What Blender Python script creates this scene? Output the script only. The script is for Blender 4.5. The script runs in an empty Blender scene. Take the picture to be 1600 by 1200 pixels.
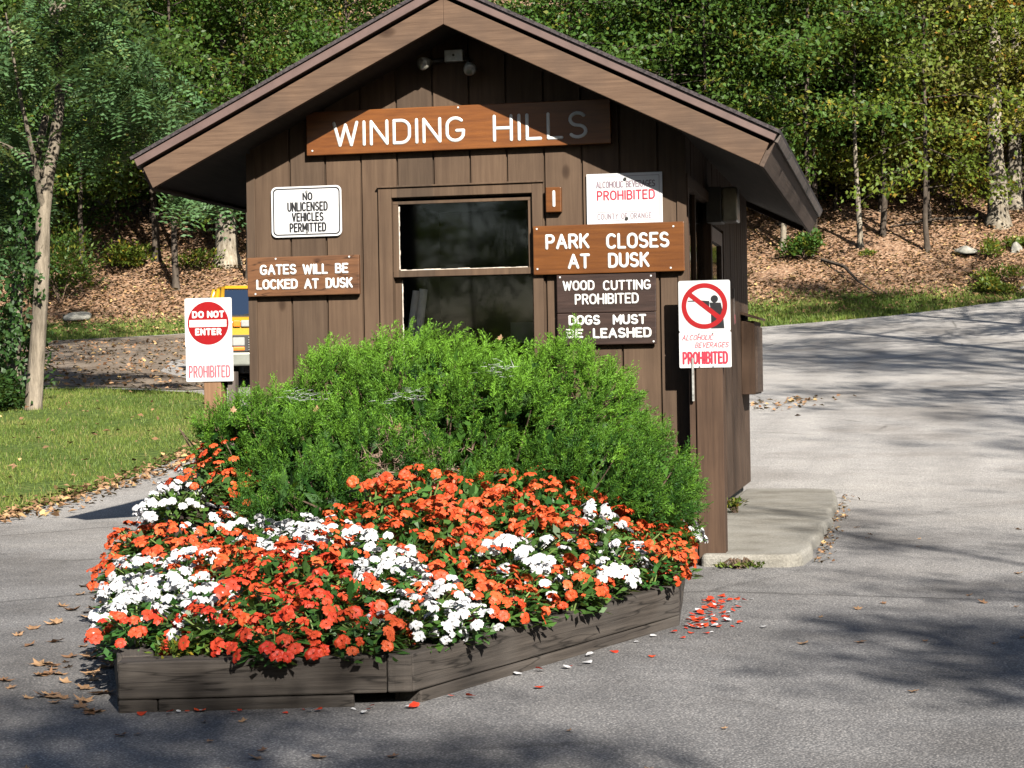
import bpy, bmesh, math, random
import numpy as np
from mathutils import Vector, Matrix

# ------------------------------------------------------------------ camera, sky, sun, exposure
sc = bpy.context.scene
COL = sc.collection
CX, CY, CZ = 2.7208, -11.8341, 0.9858
YAW, PITCH, ROLL = 0.201497, -0.0062875, -0.0172048
cd = bpy.data.cameras.new("camera")
cam = bpy.data.objects.new("camera", cd)
COL.objects.link(cam)
_f = Vector((-math.sin(YAW) * math.cos(PITCH), math.cos(YAW) * math.cos(PITCH), math.sin(PITCH)))
_r0 = Vector((math.cos(YAW), math.sin(YAW), 0))
_u0 = _r0.cross(_f)
_r = math.cos(ROLL) * _r0 + math.sin(ROLL) * _u0
_u = math.cos(ROLL) * _u0 - math.sin(ROLL) * _r0
cam.matrix_world = Matrix(((_r.x, _u.x, -_f.x, CX), (_r.y, _u.y, -_f.y, CY), (_r.z, _u.z, -_f.z, CZ), (0, 0, 0, 1)))
cd.sensor_width = 36.0
cd.lens = 67.5
cd.clip_end = 1000
sc.camera = cam

SUN = Vector((0.437, -0.721, 0.538)).normalized()
w = bpy.data.worlds.new("World")
sc.world = w
w.use_nodes = True
nt = w.node_tree
sky = nt.nodes.new("ShaderNodeTexSky")
sky.sky_type = 'NISHITA'
sky.sun_disc = False
sky.sun_elevation = math.asin(SUN.z)
sky.sun_rotation = math.atan2(SUN.x, SUN.y)
bg = nt.nodes["Background"]
nt.links.new(sky.outputs[0], bg.inputs[0])
bg.inputs[1].default_value = 0.05
sd = bpy.data.lights.new("sun", 'SUN')
sd.energy = 5.0
sd.angle = math.radians(0.53)
sd.color = (1.0, 0.94, 0.85)
so = bpy.data.objects.new("sun", sd)
so.rotation_euler = SUN.to_track_quat('Z', 'Y').to_euler()
so.location = (10, -20, 30)
COL.objects.link(so)
sc.view_settings.view_transform = 'Standard'
sc.view_settings.look = 'None'
sc.view_settings.exposure = 1.22
sc.view_settings.gamma = 1.0
sc.cycles.max_bounces = 8
sc.cycles.diffuse_bounces = 0
sc.cycles.transparent_max_bounces = 12

rng = np.random.default_rng(7)
random.seed(7)

# ------------------------------------------------------------------ ground height in depth (d) / lateral (u) terms
F2 = np.array([-math.sin(YAW), math.cos(YAW)])
R2 = np.array([math.cos(YAW), math.sin(YAW)])
C2 = np.array([CX, CY])
KN = [(-80, -3.3), (0, -.55), (7, -.285), (11.65, -.21), (16.8, -.14), (20, .02), (25, .33), (31, .74), (38, 1.25),
      (45, 1.85), (47, 2.05), (49, 2.7), (52, 3.9), (60, 7.0), (80, 15), (120, 26), (200, 40)]
KD = np.array([k[0] for k in KN], float)
KZ = np.array([k[1] for k in KN], float)

def Hud(u, d):
    u = np.asarray(u, float); d = np.asarray(d, float)
    k = np.clip(np.abs(d) / 30, .1, 1)
    z = 0
    for o in (-1.5, -.75, 0, .75, 1.5):
        z = z + np.interp(d + o * k, KD, KZ) / 5
    s = np.clip((d - 28) / 17, 0, 1)
    return z + .05 * np.maximum(0, u - 4) * s

def to_ud(x, y):
    dx = np.asarray(x, float) - CX; dy = np.asarray(y, float) - CY
    return dx * R2[0] + dy * R2[1], dx * F2[0] + dy * F2[1]

def to_xy(u, d):
    u = np.asarray(u, float); d = np.asarray(d, float)
    return CX + d * F2[0] + u * R2[0], CY + d * F2[1] + u * R2[1]

def Hxy(x, y):
    return Hud(*to_ud(x, y))

def P3(u, d, dz=0.0):
    x, y = to_xy(u, d)
    return Vector((float(x), float(y), float(Hud(u, d)) + dz))

def in_poly(px, py, poly):
    px = np.asarray(px); py = np.asarray(py)
    ins = np.zeros(px.shape, bool)
    n = len(poly)
    for i in range(n):
        x0, y0 = poly[i]; x1, y1 = poly[(i + 1) % n]
        c = ((y0 > py) != (y1 > py)) & (px < (x1 - x0) * (py - y0) / (y1 - y0 + 1e-12) + x0)
        ins ^= c
    return ins

# ------------------------------------------------------------------ materials
MATS = {}

def new_mat(name):
    m = bpy.data.materials.new(name)
    m.use_nodes = True
    t = m.node_tree
    b = t.nodes["Principled BSDF"]
    MATS[name] = m
    return m, t, b

def N(t, typ, **kw):
    n = t.nodes.new(typ)
    for k, v in kw.items():
        setattr(n, k, v)
    return n

def ramp(t, stops):
    n = t.nodes.new("ShaderNodeValToRGB")
    e = n.color_ramp.elements
    while len(e) > 1:
        e.remove(e[-1])
    e[0].position = stops[0][0]; e[0].color = (*stops[0][1], 1)
    for p, c in stops[1:]:
        x = e.new(p); x.color = (*c, 1)
    return n

def noise(t, vec, scale, detail=4, rough=.55):
    n = t.nodes.new("ShaderNodeTexNoise")
    n.inputs["Scale"].default_value = scale
    n.inputs["Detail"].default_value = detail
    n.inputs["Roughness"].default_value = rough
    if vec is not None:
        t.links.new(vec, n.inputs["Vector"])
    return n

def mapping(t, scale, src="Object"):
    tc = t.nodes.new("ShaderNodeTexCoord")
    mp = t.nodes.new("ShaderNodeMapping")
    mp.inputs["Scale"].default_value = scale
    t.links.new(tc.outputs[src], mp.inputs["Vector"])
    return mp.outputs[0]

def mixc(t, fac, a, b, mode='MIX'):
    n = t.nodes.new("ShaderNodeMix")
    n.data_type = 'RGBA'; n.blend_type = mode
    for idx, v in ((0, fac), (6, a), (7, b)):
        if isinstance(v, (int, float)):
            n.inputs[idx].default_value = v
        elif isinstance(v, tuple):
            n.inputs[idx].default_value = (*v, 1)
        else:
            t.links.new(v, n.inputs[idx])
    return n.outputs[2]

def bump(t, b, h, dist, strength=1.0):
    n = t.nodes.new("ShaderNodeBump")
    n.inputs["Distance"].default_value = dist
    n.inputs["Strength"].default_value = strength
    t.links.new(h, n.inputs["Height"])
    t.links.new(n.outputs[0], b.inputs["Normal"])

def wood(name, c1, c2, grain=(40, 40, 2.2), rough=.75, blot=.35, bumpd=.0015, c3=None, spec=.3, rnd=.0, boards=None, crack=None, knots=0):
    m, t, b = new_mat(name)
    v = mapping(t, grain)
    n1 = noise(t, v, 1.0, 6, .65)
    r = ramp(t, [(.3, c1), (.7, c2)])
    t.links.new(n1.outputs[0], r.inputs[0])
    n2 = noise(t, mapping(t, (1, 1, 1)), 2.3, 3)
    dark = tuple(x * .55 for x in c1)
    r2 = ramp(t, [(.42, (0, 0, 0)), (.75, (1, 1, 1))])
    t.links.new(n2.outputs[0], r2.inputs[0])
    mm = t.nodes.new("ShaderNodeMath"); mm.operation = 'MULTIPLY'; mm.inputs[1].default_value = blot
    t.links.new(r2.outputs[0], mm.inputs[0])
    c = mixc(t, mm.outputs[0], r.outputs[0], dark if c3 is None else c3)
    if rnd:
        oi = t.nodes.new("ShaderNodeObjectInfo")
        hs = t.nodes.new("ShaderNodeHueSaturation")
        mr = t.nodes.new("ShaderNodeMapRange")
        mr.inputs[3].default_value = 1 - rnd; mr.inputs[4].default_value = 1 + rnd
        t.links.new(oi.outputs["Random"], mr.inputs[0])
        t.links.new(mr.outputs[0], hs.inputs["Value"]); t.links.new(c, hs.inputs["Color"])
        c = hs.outputs[0]
    if boards:
        ax, first, pitch = boards
        sx = t.nodes.new("ShaderNodeSeparateXYZ"); t.links.new(mapping(t, (1, 1, 1)), sx.inputs[0])
        q = t.nodes.new("ShaderNodeMath"); q.operation = 'SUBTRACT'; q.inputs[1].default_value = first; t.links.new(sx.outputs[ax], q.inputs[0])
        q2 = t.nodes.new("ShaderNodeMath"); q2.operation = 'DIVIDE'; q2.inputs[1].default_value = pitch; t.links.new(q.outputs[0], q2.inputs[0])
        q3 = t.nodes.new("ShaderNodeMath"); q3.operation = 'FLOOR'; t.links.new(q2.outputs[0], q3.inputs[0])
        wn = t.nodes.new("ShaderNodeTexWhiteNoise"); wn.noise_dimensions = '1D'; t.links.new(q3.outputs[0], wn.inputs["W"])
        rr_ = ramp(t, [(0, (.78, .80, .82)), (1, (1.2, 1.17, 1.13))]); t.links.new(wn.outputs["Value"], rr_.inputs[0])
        c = mixc(t, 1.0, c, rr_.outputs[0], 'MULTIPLY')
    if knots:
        vk = t.nodes.new("ShaderNodeTexVoronoi"); vk.inputs["Scale"].default_value = knots
        t.links.new(mapping(t, tuple(.55 if g == min(grain) else 1.0 for g in grain)), vk.inputs["Vector"])
        rk = ramp(t, [(.0, (.35, .28, .24)), (.06, (.55, .5, .45)), (.10, (1, 1, 1))]); t.links.new(vk.outputs["Distance"], rk.inputs[0])
        c = mixc(t, 1.0, c, rk.outputs[0], 'MULTIPLY')
    if crack:
        nc = noise(t, mapping(t, crack), 1.0, 3, .5)
        rc = ramp(t, [(.485, (1, 1, 1)), (.5, (.18, .17, .16)), (.515, (1, 1, 1))]); t.links.new(nc.outputs[0], rc.inputs[0])
        c = mixc(t, .85, c, rc.outputs[0], 'MULTIPLY')
    t.links.new(c, b.inputs["Base Color"])
    b.inputs["Roughness"].default_value = rough
    b.inputs["Specular IOR Level"].default_value = spec
    bump(t, b, n1.outputs[0], bumpd)
    return m

def plain(name, col, rough=.5, var=.12, scale=20, metal=0.0, spec=.5, bumpd=0):
    m, t, b = new_mat(name)
    n = noise(t, mapping(t, (1, 1, 1)), scale, 5)
    lo = tuple(max(0, c * (1 - var * 1.6)) for c in col); hi = tuple(min(1, c * (1 + var)) for c in col)
    r = ramp(t, [(.3, lo), (.65, hi)])
    t.links.new(n.outputs[0], r.inputs[0])
    t.links.new(r.outputs[0], b.inputs["Base Color"])
    b.inputs["Roughness"].default_value = rough
    b.inputs["Metallic"].default_value = metal
    b.inputs["Specular IOR Level"].default_value = spec
    if bumpd:
        bump(t, b, n.outputs[0], bumpd)
    return m

def leafmat(name, c1, c2, trans=.35, rough=.5, hue=.02, val=.25, c3=None):
    """per-leaf tint read from the colour attribute 'tint' (r: mix, g: value)."""
    m, t, b = new_mat(name)
    a = t.nodes.new("ShaderNodeAttribute"); a.attribute_name = "tint"
    sx = t.nodes.new("ShaderNodeSeparateColor"); t.links.new(a.outputs["Color"], sx.inputs[0])
    st = [(0.0, c1), (.8, c2)] + ([(.97, c3)] if c3 else [])
    r = ramp(t, st); t.links.new(sx.outputs[0], r.inputs[0])
    oi = t.nodes.new("ShaderNodeObjectInfo")
    hs = t.nodes.new("ShaderNodeHueSaturation")
    m1 = t.nodes.new("ShaderNodeMapRange"); m1.inputs[3].default_value = .5 - hue; m1.inputs[4].default_value = .5 + hue
    t.links.new(oi.outputs["Random"], m1.inputs[0]); t.links.new(m1.outputs[0], hs.inputs["Hue"])
    m2 = t.nodes.new("ShaderNodeMapRange"); m2.inputs[3].default_value = 1 - val; m2.inputs[4].default_value = 1 + val
    t.links.new(sx.outputs[1], m2.inputs[0]); t.links.new(m2.outputs[0], hs.inputs["Value"])
    t.links.new(r.outputs[0], hs.inputs["Color"])
    t.links.new(hs.outputs[0], b.inputs["Base Color"])
    b.inputs["Roughness"].default_value = rough
    b.inputs["Specular IOR Level"].default_value = .35
    tr = t.nodes.new("ShaderNodeBsdfTranslucent")
    tc = mixc(t, .35, hs.outputs[0], (.25, .3, .02))
    t.links.new(tc, tr.inputs[0])
    mx = t.nodes.new("ShaderNodeMixShader"); mx.inputs[0].default_value = trans
    out = t.nodes["Material Output"]
    t.links.new(b.outputs[0], mx.inputs[1]); t.links.new(tr.outputs[0], mx.inputs[2])
    t.links.new(mx.outputs[0], out.inputs[0])
    return m

wood("siding_wood", (.060, .037, .023), (.104, .068, .043), (26, 26, 1.4), .8, .4, .002, boards=(0, -1.37, .238), knots=3.2)
wood("side_siding_wood", (.055, .034, .023), (.100, .064, .042), (26, 26, 1.4), .8, .4, .002)
wood("fascia_wood", (.082, .049, .031), (.150, .094, .060), (3, 30, 60), .8, .65, .0015, c3=(.052, .036, .028), knots=2.6)
wood("eave_wood", (.06, .041, .031), (.105, .074, .056), (60, 2, 60), .8, .45, .0015)
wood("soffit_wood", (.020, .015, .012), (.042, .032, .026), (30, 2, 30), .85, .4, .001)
plain("roof_trim", (.125, .082, .072), .5, .12, 9)
plain("eave_trim", (.13, .105, .09), .6, .25, 6)
plain("shingles", (.045, .036, .038), .9, .5, 60, bumpd=.004)
wood("timber_wood", (.020, .016, .0135), (.074, .062, .052), (1.6, 34, 40), .85, .5, .006, c3=(.085, .077, .07), rnd=.15, crack=(.9, 9, 11))
wood("post_wood", (.046, .026, .016), (.088, .052, .032), (45, 45, 2.0), .8, .5, .002)
wood("pale_post_wood", (.17, .095, .05), (.25, .145, .08), (45, 45, 2.0), .8, .3, .002)
wood("sign_wood", (.105, .034, .009), (.215, .076, .017), (3, 30, 34), .38, .55, .001, c3=(.10, .03, .008), spec=.5)
wood("park_sign_wood", (.085, .029, .008), (.160, .058, .014), (3, 30, 40), .32, .45, .001, c3=(.09, .03, .01), spec=.5)
wood("gate_sign_wood", (.085, .038, .017), (.18, .082, .035), (3, 30, 26), .6, .75, .002, knots=5, crack=(1.5, 10, 14), c3=(.055, .026, .016))
wood("dark_sign_wood", (.020, .012, .010), (.050, .029, .023), (3, 30, 34), .5, .5, .002)
plain("white_paint", (.60, .60, .58), .4, .05, 40)
plain("sign_white", (.56, .56, .565), .35, .03, 12)
plain("weathered_white", (.47, .48, .48), .4, .08, 9)
plain("black_paint", (.012, .012, .014), .4, .2, 30)
plain("red_paint", (.27, .004, .006), .4, .06, 12)
plain("faded_red", (.44, .10, .125), .5, .25, 30)
plain("red_ink", (.38, .022, .045), .5, .25, 30)
plain("grey_ink", (.20, .15, .18), .5, .2, 30)
plain("ghost_ink", (.49, .45, .45), .5, .05, 30)
plain("galvanised", (.34, .34, .33), .45, .15, 30, metal=.6)
plain("bulb_glass", (.26, .25, .21), .12, .1, 10, spec=.8)
plain("lamp_lens", (.38, .37, .33), .25, .12, 14, spec=.6)
plain("dark_metal", (.02, .018, .016), .5, .2, 20)
plain("rod_metal", (.45, .45, .43), .35, .3, 40, metal=.5)
plain("caulk", (.62, .55, .47), .7, .2, 50)
plain("cardboard_tube", (.78, .75, .69), .6, .08, 20)
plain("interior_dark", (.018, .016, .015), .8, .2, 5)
plain("pane_reflection", (.10, .10, .10), .8, .2, 5)
plain("soil", (.030, .019, .012), .95, .5, 30, bumpd=.02)
plain("web_silk", (.42, .43, .43), .6, .1, 30)
plain("twig_brown", (.11, .072, .048), .9, .3, 40)
plain("dead_sprig", (.22, .15, .11), .9, .3, 40)
plain("truck_yellow", (.48, .25, .010), .28, .04, 3, spec=.6)
plain("chrome", (.42, .42, .40), .28, .1, 6, metal=.7)
plain("bumper_paint", (.22, .23, .20), .35, .1, 8, metal=.4)
plain("black_rubber", (.016, .016, .017), .85, .2, 30)
plain("lens_clear", (.30, .31, .30), .12, .05, 20, spec=.8)
plain("lens_orange", (.75, .20, .02), .2, .05, 20, spec=.8)
plain("rock_grey", (.27, .26, .22), .9, .3, 6, bumpd=.03)
plain("stem_green", (.14, .20, .05), .6, .15, 30)

def concrete():
    m, t, b = new_mat("concrete")
    v = mapping(t, (1, 1, 1))
    n1 = noise(t, v, 2.5, 6, .6); n2 = noise(t, v, 60, 4, .7)
    r = ramp(t, [(.3, (.17, .155, .125)), (.52, (.27, .255, .22)), (.75, (.34, .325, .29))])
    t.links.new(n1.outputs[0], r.inputs[0])
    r2 = ramp(t, [(.35, (.65, .65, .65)), (.65, (1, 1, 1))]); t.links.new(n2.outputs[0], r2.inputs[0])
    t.links.new(mixc(t, 1.0, r.outputs[0], r2.outputs[0], 'MULTIPLY'), b.inputs["Base Color"])
    b.inputs["Roughness"].default_value = .9
    bump(t, b, n2.outputs[0], .006)
concrete()

def asphalt():
    m, t, b = new_mat("asphalt")
    v = mapping(t, (1, 1, 1))
    big = noise(t, v, .23, 4, .6)
    mid = noise(t, v, 2.1, 5, .65)
    vo = t.nodes.new("ShaderNodeTexVoronoi"); vo.inputs["Scale"].default_value = 85; t.links.new(v, vo.inputs["Vector"])
    vo2 = t.nodes.new("ShaderNodeTexVoronoi"); vo2.inputs["Scale"].default_value = 170; t.links.new(v, vo2.inputs["Vector"])
    base = ramp(t, [(.3, (.148, .147, .149)), (.7, (.228, .226, .226))]); t.links.new(mid.outputs[0], base.inputs[0])  # near asphalt darker and cooler: front shade put into the colour
    # upper road paler: wear, plus grazing-angle brightness put into the colour
    geo = t.nodes.new("ShaderNodeSeparateXYZ"); t.links.new(v, geo.inputs[0])
    ad = t.nodes.new("ShaderNodeMath"); ad.operation = 'MULTIPLY_ADD'
    t.links.new(big.outputs[0], ad.inputs[0]); ad.inputs[1].default_value = 7.0; t.links.new(geo.outputs[1], ad.inputs[2])
    mr = t.nodes.new("ShaderNodeMapRange"); mr.inputs[1].default_value = 1.5; mr.inputs[2].default_value = 9.5
    t.links.new(ad.outputs[0], mr.inputs[0])
    pale = ramp(t, [(.3, (.36, .35, .333)), (.7, (.44, .425, .403))]); t.links.new(mid.outputs[0], pale.inputs[0])
    c = mixc(t, mr.outputs[0], base.outputs[0], pale.outputs[0])
    sp = ramp(t, [(.0, (2.1, 2.04, 1.97)), (.22, (1.12, 1.12, 1.12)), (.55, (.50, .50, .51))]); t.links.new(vo.outputs["Distance"], sp.inputs[0])
    cr = ramp(t, [(.0, (.55, .55, .56)), (.5, (1, 1, 1)), (.8, (1.8, 1.74, 1.68))]); t.links.new(vo2.outputs["Color"], cr.inputs[0])
    c = mixc(t, .75, c, sp.outputs[0], 'MULTIPLY')
    c = mixc(t, .7, c, cr.outputs[0], 'MULTIPLY')
    st = noise(t, v, .55, 5, .6)
    rs = ramp(t, [(.36, (.70, .68, .66)), (.52, (1, 1, 1)), (.72, (1.1, 1.08, 1.05))]); t.links.new(st.outputs[0], rs.inputs[0])
    c = mixc(t, .8, c, rs.outputs[0], 'MULTIPLY')
    # worn wheel tracks up the right lane, hairline cracks
    wv = t.nodes.new("ShaderNodeTexNoise"); wv.inputs["Scale"].default_value = 1.0; wv.inputs["Detail"].default_value = 3
    mp2 = t.nodes.new("ShaderNodeMapping"); mp2.inputs["Scale"].default_value = (1.5, .09, 1); mp2.inputs["Rotation"].default_value = (0, 0, .12)
    t.links.new(v, mp2.inputs["Vector"]); t.links.new(mp2.outputs[0], wv.inputs["Vector"])
    rw = ramp(t, [(.35, (.84, .83, .82)), (.6, (1.06, 1.05, 1.04))]); t.links.new(wv.outputs[0], rw.inputs[0])
    c = mixc(t, .8, c, rw.outputs[0], 'MULTIPLY')
    dn = noise(t, v, 1.3, 4, .6)
    vm = t.nodes.new("ShaderNodeMix"); vm.data_type = 'VECTOR'; vm.inputs[0].default_value = .18
    t.links.new(v, vm.inputs[4]); t.links.new(dn.outputs["Color"], vm.inputs[5])
    vc = t.nodes.new("ShaderNodeTexVoronoi"); vc.feature = 'DISTANCE_TO_EDGE'; vc.inputs["Scale"].default_value = .42; t.links.new(vm.outputs[1], vc.inputs["Vector"])
    rc = ramp(t, [(.0, (.35, .34, .33)), (.006, (.7, .7, .7)), (.011, (1, 1, 1))]); t.links.new(vc.outputs["Distance"], rc.inputs[0])
    mk = ramp(t, [(.48, (0, 0, 0)), (.56, (.8, .8, .8))]); t.links.new(big.outputs[0], mk.inputs[0])
    c = mixc(t, mk.outputs[0], c, mixc(t, 1.0, c, rc.outputs[0], 'MULTIPLY'))
    t.links.new(c, b.inputs["Base Color"])
    b.inputs["Roughness"].default_value = .85
    b.inputs["Specular IOR Level"].default_value = .3
    bump(t, b, vo.outputs["Distance"], .004, .8)
asphalt()

def gravel():
    m, t, b = new_mat("gravel_dirt")
    v = mapping(t, (1, 1, 1))
    n1 = noise(t, v, 1.2, 5); vo = t.nodes.new("ShaderNodeTexVoronoi"); vo.inputs["Scale"].default_value = 22; t.links.new(v, vo.inputs["Vector"])
    r = ramp(t, [(.3, (.12, .095, .07)), (.7, (.23, .2, .165))]); t.links.new(n1.outputs[0], r.inputs[0])
    r2 = ramp(t, [(.0, (.6, .5, .42)), (1, (1.3, 1.2, 1.1))]); t.links.new(vo.outputs["Color"], r2.inputs[0])
    t.links.new(mixc(t, .8, r.outputs[0], r2.outputs[0], 'MULTIPLY'), b.inputs["Base Color"])
    b.inputs["Roughness"].default_value = .95
    bump(t, b, vo.outputs["Distance"], .02)
gravel()

def ground():
    m, t, b = new_mat("forest_ground")
    v = mapping(t, (1, 1, 1))
    n1 = noise(t, v, .9, 6, .65); n2 = noise(t, v, 7, 5, .7)
    vo = t.nodes.new("ShaderNodeTexVoronoi"); vo.inputs["Scale"].default_value = 13; t.links.new(v, vo.inputs["Vector"])
    lit = ramp(t, [(.0, (.14, .075, .042)), (.4, (.28, .165, .10)), (.75, (.38, .25, .165)), (1, (.46, .33, .21))])
    t.links.new(vo.outputs["Color"], lit.inputs[0])
    soil = mixc(t, n1.outputs[0], (.10, .06, .04), lit.outputs[0])
    lit2 = mixc(t, .7, soil, lit.outputs[0])
    gr = ramp(t, [(.3, (.05, .085, .018)), (.55, (.085, .125, .028)), (.75, (.15, .15, .055))]); t.links.new(n2.outputs[0], gr.inputs[0])
    at = t.nodes.new("ShaderNodeAttribute"); at.attribute_name = "grassy"
    ma = t.nodes.new("ShaderNodeMath"); ma.operation = 'MULTIPLY_ADD'; ma.inputs[1].default_value = .9; 
    t.links.new(n1.outputs[0], ma.inputs[0]); t.links.new(at.outputs["Fac"], ma.inputs[2])
    mr = t.nodes.new("ShaderNodeMapRange"); mr.inputs[1].default_value = .85; mr.inputs[2].default_value = 1.1
    t.links.new(ma.outputs[0], mr.inputs[0])
    t.links.new(mixc(t, mr.outputs[0], lit2, gr.outputs[0]), b.inputs["Base Color"])
    b.inputs["Roughness"].default_value = .95
    b.inputs["Specular IOR Level"].default_value = .15
    bump(t, b, vo.outputs["Distance"], .05)
ground()

def bark(name, c1, c2, sc_=(9, 9, 2.0), bd=.02):
    m, t, b = new_mat(name)
    v = mapping(t, sc_)
    n = noise(t, v, 1.6, 6, .7); n2 = noise(t, mapping(t, (1, 1, 1)), 1.1, 4)
    r = ramp(t, [(.32, c1), (.66, c2)]); t.links.new(n.outputs[0], r.inputs[0])
    r2 = ramp(t, [(.35, (.6, .6, .6)), (.65, (1.15, 1.15, 1.1))]); t.links.new(n2.outputs[0], r2.inputs[0])
    t.links.new(mixc(t, 1, r.outputs[0], r2.outputs[0], 'MULTIPLY'), b.inputs["Base Color"])
    b.inputs["Roughness"].default_value = .95
    b.inputs["Specular IOR Level"].default_value = .15
    bump(t, b, n.outputs[0], bd)
bark("pale_bark", (.15, .12, .085), (.36, .32, .26))
bark("dark_bark", (.045, .034, .026), (.13, .105, .085))
bark("locust_bark", (.12, .10, .075), (.33, .28, .22), (7, 7, 1.2), .04)

leafmat("leaf_green", (.040, .095, .016), (.075, .150, .025), .4, hue=.012, c3=(.22, .20, .03))
leafmat("leaf_light", (.075, .140, .018), (.165, .215, .030), .4, hue=.012, c3=(.34, .24, .03))
leafmat("leaf_olive", (.105, .130, .030), (.20, .205, .050), .35, hue=.012, c3=(.33, .15, .04))
leafmat("leaf_gold", (.13, .165, .025), (.28, .25, .032), .4, hue=.01, c3=(.42, .16, .025))
leafmat("leaf_pale", (.34, .33, .12), (.52, .47, .20), .35, hue=.01)
leafmat("leaf_locust", (.058, .125, .046), (.110, .195, .078), .3, hue=.008, c3=(.19, .22, .06))
leafmat("leaf_dark", (.018, .050, .010), (.040, .085, .018), .25, hue=.01)
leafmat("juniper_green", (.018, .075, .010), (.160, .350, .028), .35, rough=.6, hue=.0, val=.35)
leafmat("impatiens_leaf", (.030, .080, .018), (.065, .150, .030), .25, rough=.4, hue=.02)
leafmat("grass_blade", (.075, .130, .020), (.185, .245, .042), .35, rough=.6, hue=.0, c3=(.30, .24, .10))
leafmat("litter_leaf", (.16, .075, .035), (.40, .24, .13), .15, rough=.8, hue=.0, c3=(.55, .38, .16))

def petal(name, c1, c2, rnd=.06):
    m, t, b = new_mat(name)
    oi = t.nodes.new("ShaderNodeObjectInfo")
    r = ramp(t, [(.0, c1), (1, c2)]); t.links.new(oi.outputs["Random"], r.inputs[0])
    t.links.new(r.outputs[0], b.inputs["Base Color"])
    b.inputs["Roughness"].default_value = .55
    tr = t.nodes.new("ShaderNodeBsdfTranslucent"); t.links.new(r.outputs[0], tr.inputs[0])
    mx = t.nodes.new("ShaderNodeMixShader"); mx.inputs[0].default_value = .3
    t.links.new(b.outputs[0], mx.inputs[1]); t.links.new(tr.outputs[0], mx.inputs[2])
    t.links.new(mx.outputs[0], t.nodes["Material Output"].inputs[0])
petal("orange_petal", (.60, .060, .015), (.70, .125, .032))
petal("red_petal", (.58, .035, .015), (.68, .085, .026))
petal("white_petal", (.66, .66, .68), (.74, .74, .74))
petal("fallen_leaf_brown", (.22, .115, .06), (.42, .26, .14))

def glass(name, tint, thr=.85):
    m, t, b = new_mat(name)
    t.nodes.remove(b)
    tr = t.nodes.new("ShaderNodeBsdfTransparent"); tr.inputs[0].default_value = (*tint, 1)
    gl = t.nodes.new("ShaderNodeBsdfGlossy"); gl.inputs["Roughness"].default_value = .03
    fr = t.nodes.new("ShaderNodeFresnel"); fr.inputs[0].default_value = 1.5
    mx = t.nodes.new("ShaderNodeMixShader")
    t.links.new(fr.outputs[0], mx.inputs[0]); t.links.new(tr.outputs[0], mx.inputs[1]); t.links.new(gl.outputs[0], mx.inputs[2])
    t.links.new(mx.outputs[0], t.nodes["Material Output"].inputs[0])
glass("window_glass", (.95, .96, .965))
glass("truck_glass", (.55, .65, .65))

# ------------------------------------------------------------------ mesh helpers
class MB:
    def __init__(s):
        s.v = []; s.f = []

    def add(s, vs, fs):
        o = len(s.v)
        s.v += [tuple(p) for p in vs]
        s.f += [tuple(o + i for i in f) for f in fs]

    def box(s, x0, x1, y0, y1, z0, z1):
        s.add([(x0, y0, z0), (x1, y0, z0), (x1, y1, z0), (x0, y1, z0), (x0, y0, z1), (x1, y0, z1), (x1, y1, z1), (x0, y1, z1)],
              [(3, 2, 1, 0), (4, 5, 6, 7), (0, 1, 5, 4), (1, 2, 6, 5), (2, 3, 7, 6), (3, 0, 4, 7)])

    def prism(s, poly, fn, a, b):
        """poly: 2D points; fn(p, q, n) -> xyz; extruded n from a to b."""
        n = len(poly)
        vs = [fn(p, q, a) for p, q in poly] + [fn(p, q, b) for p, q in poly]
        fs = [tuple(range(n)), tuple(range(2 * n - 1, n - 1, -1))]
        fs += [(i, n + i, n + (i + 1) % n, (i + 1) % n) for i in range(n)]
        s.add(vs, fs)

    def tube(s, pts, radii, n=8, cap=True):
        pts = [Vector(p) for p in pts]
        k = len(pts)
        if not hasattr(radii, '__len__'):
            radii = [radii] * k
        o = len(s.v)
        ref = None
        for i, p in enumerate(pts):
            d = (pts[min(i + 1, k - 1)] - pts[max(i - 1, 0)]).normalized()
            if ref is None:
                ref = Vector((1, 0, 0)) if abs(d.x) < .8 else Vector((0, 1, 0))
            a = (ref - d * ref.dot(d)).normalized(); b = d.cross(a); ref = a
            for j in range(n):
                t = 2 * math.pi * j / n
                s.v.append(tuple(p + (a * math.cos(t) + b * math.sin(t)) * radii[i]))
        for i in range(k - 1):
            for j in range(n):
                s.f.append((o + i * n + j, o + i * n + (j + 1) % n, o + (i + 1) * n + (j + 1) % n, o + (i + 1) * n + j))
        if cap:
            s.f.append(tuple(o + j for j in range(n - 1, -1, -1)))
            s.f.append(tuple(o + (k - 1) * n + j for j in range(n)))

    def mesh(s, name, mat, origin=(0, 0, 0), smooth=False):
        me = bpy.data.meshes.new(name)
        ox, oy, oz = origin
        me.from_pydata([(x - ox, y - oy, z - oz) for x, y, z in s.v], [], s.f)
        me.materials.append(MATS[mat])
        bm = bmesh.new(); bm.from_mesh(me)
        bmesh.ops.recalc_face_normals(bm, faces=bm.faces)
        bm.to_mesh(me); bm.free()
        if smooth:
            me.shade_smooth()
        return me

    def build(s, name, mat, parent=None, smooth=False, bevel=0, origin=None):
        if origin is None:
            origin = ORIG.get(parent.name, (0, 0, 0)) if parent else (0, 0, 0)
        o = bpy.data.objects.new(name, s.mesh(name, mat, origin, smooth))
        COL.objects.link(o)
        if parent:
            o.parent = parent
            ORIG[o.name] = origin
        if bevel:
            md = o.modifiers.new("bevel", 'BEVEL'); md.width = bevel; md.segments = 2; md.limit_method = 'ANGLE'
            md.angle_limit = math.radians(40)
        return o

ORIG = {}

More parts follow.
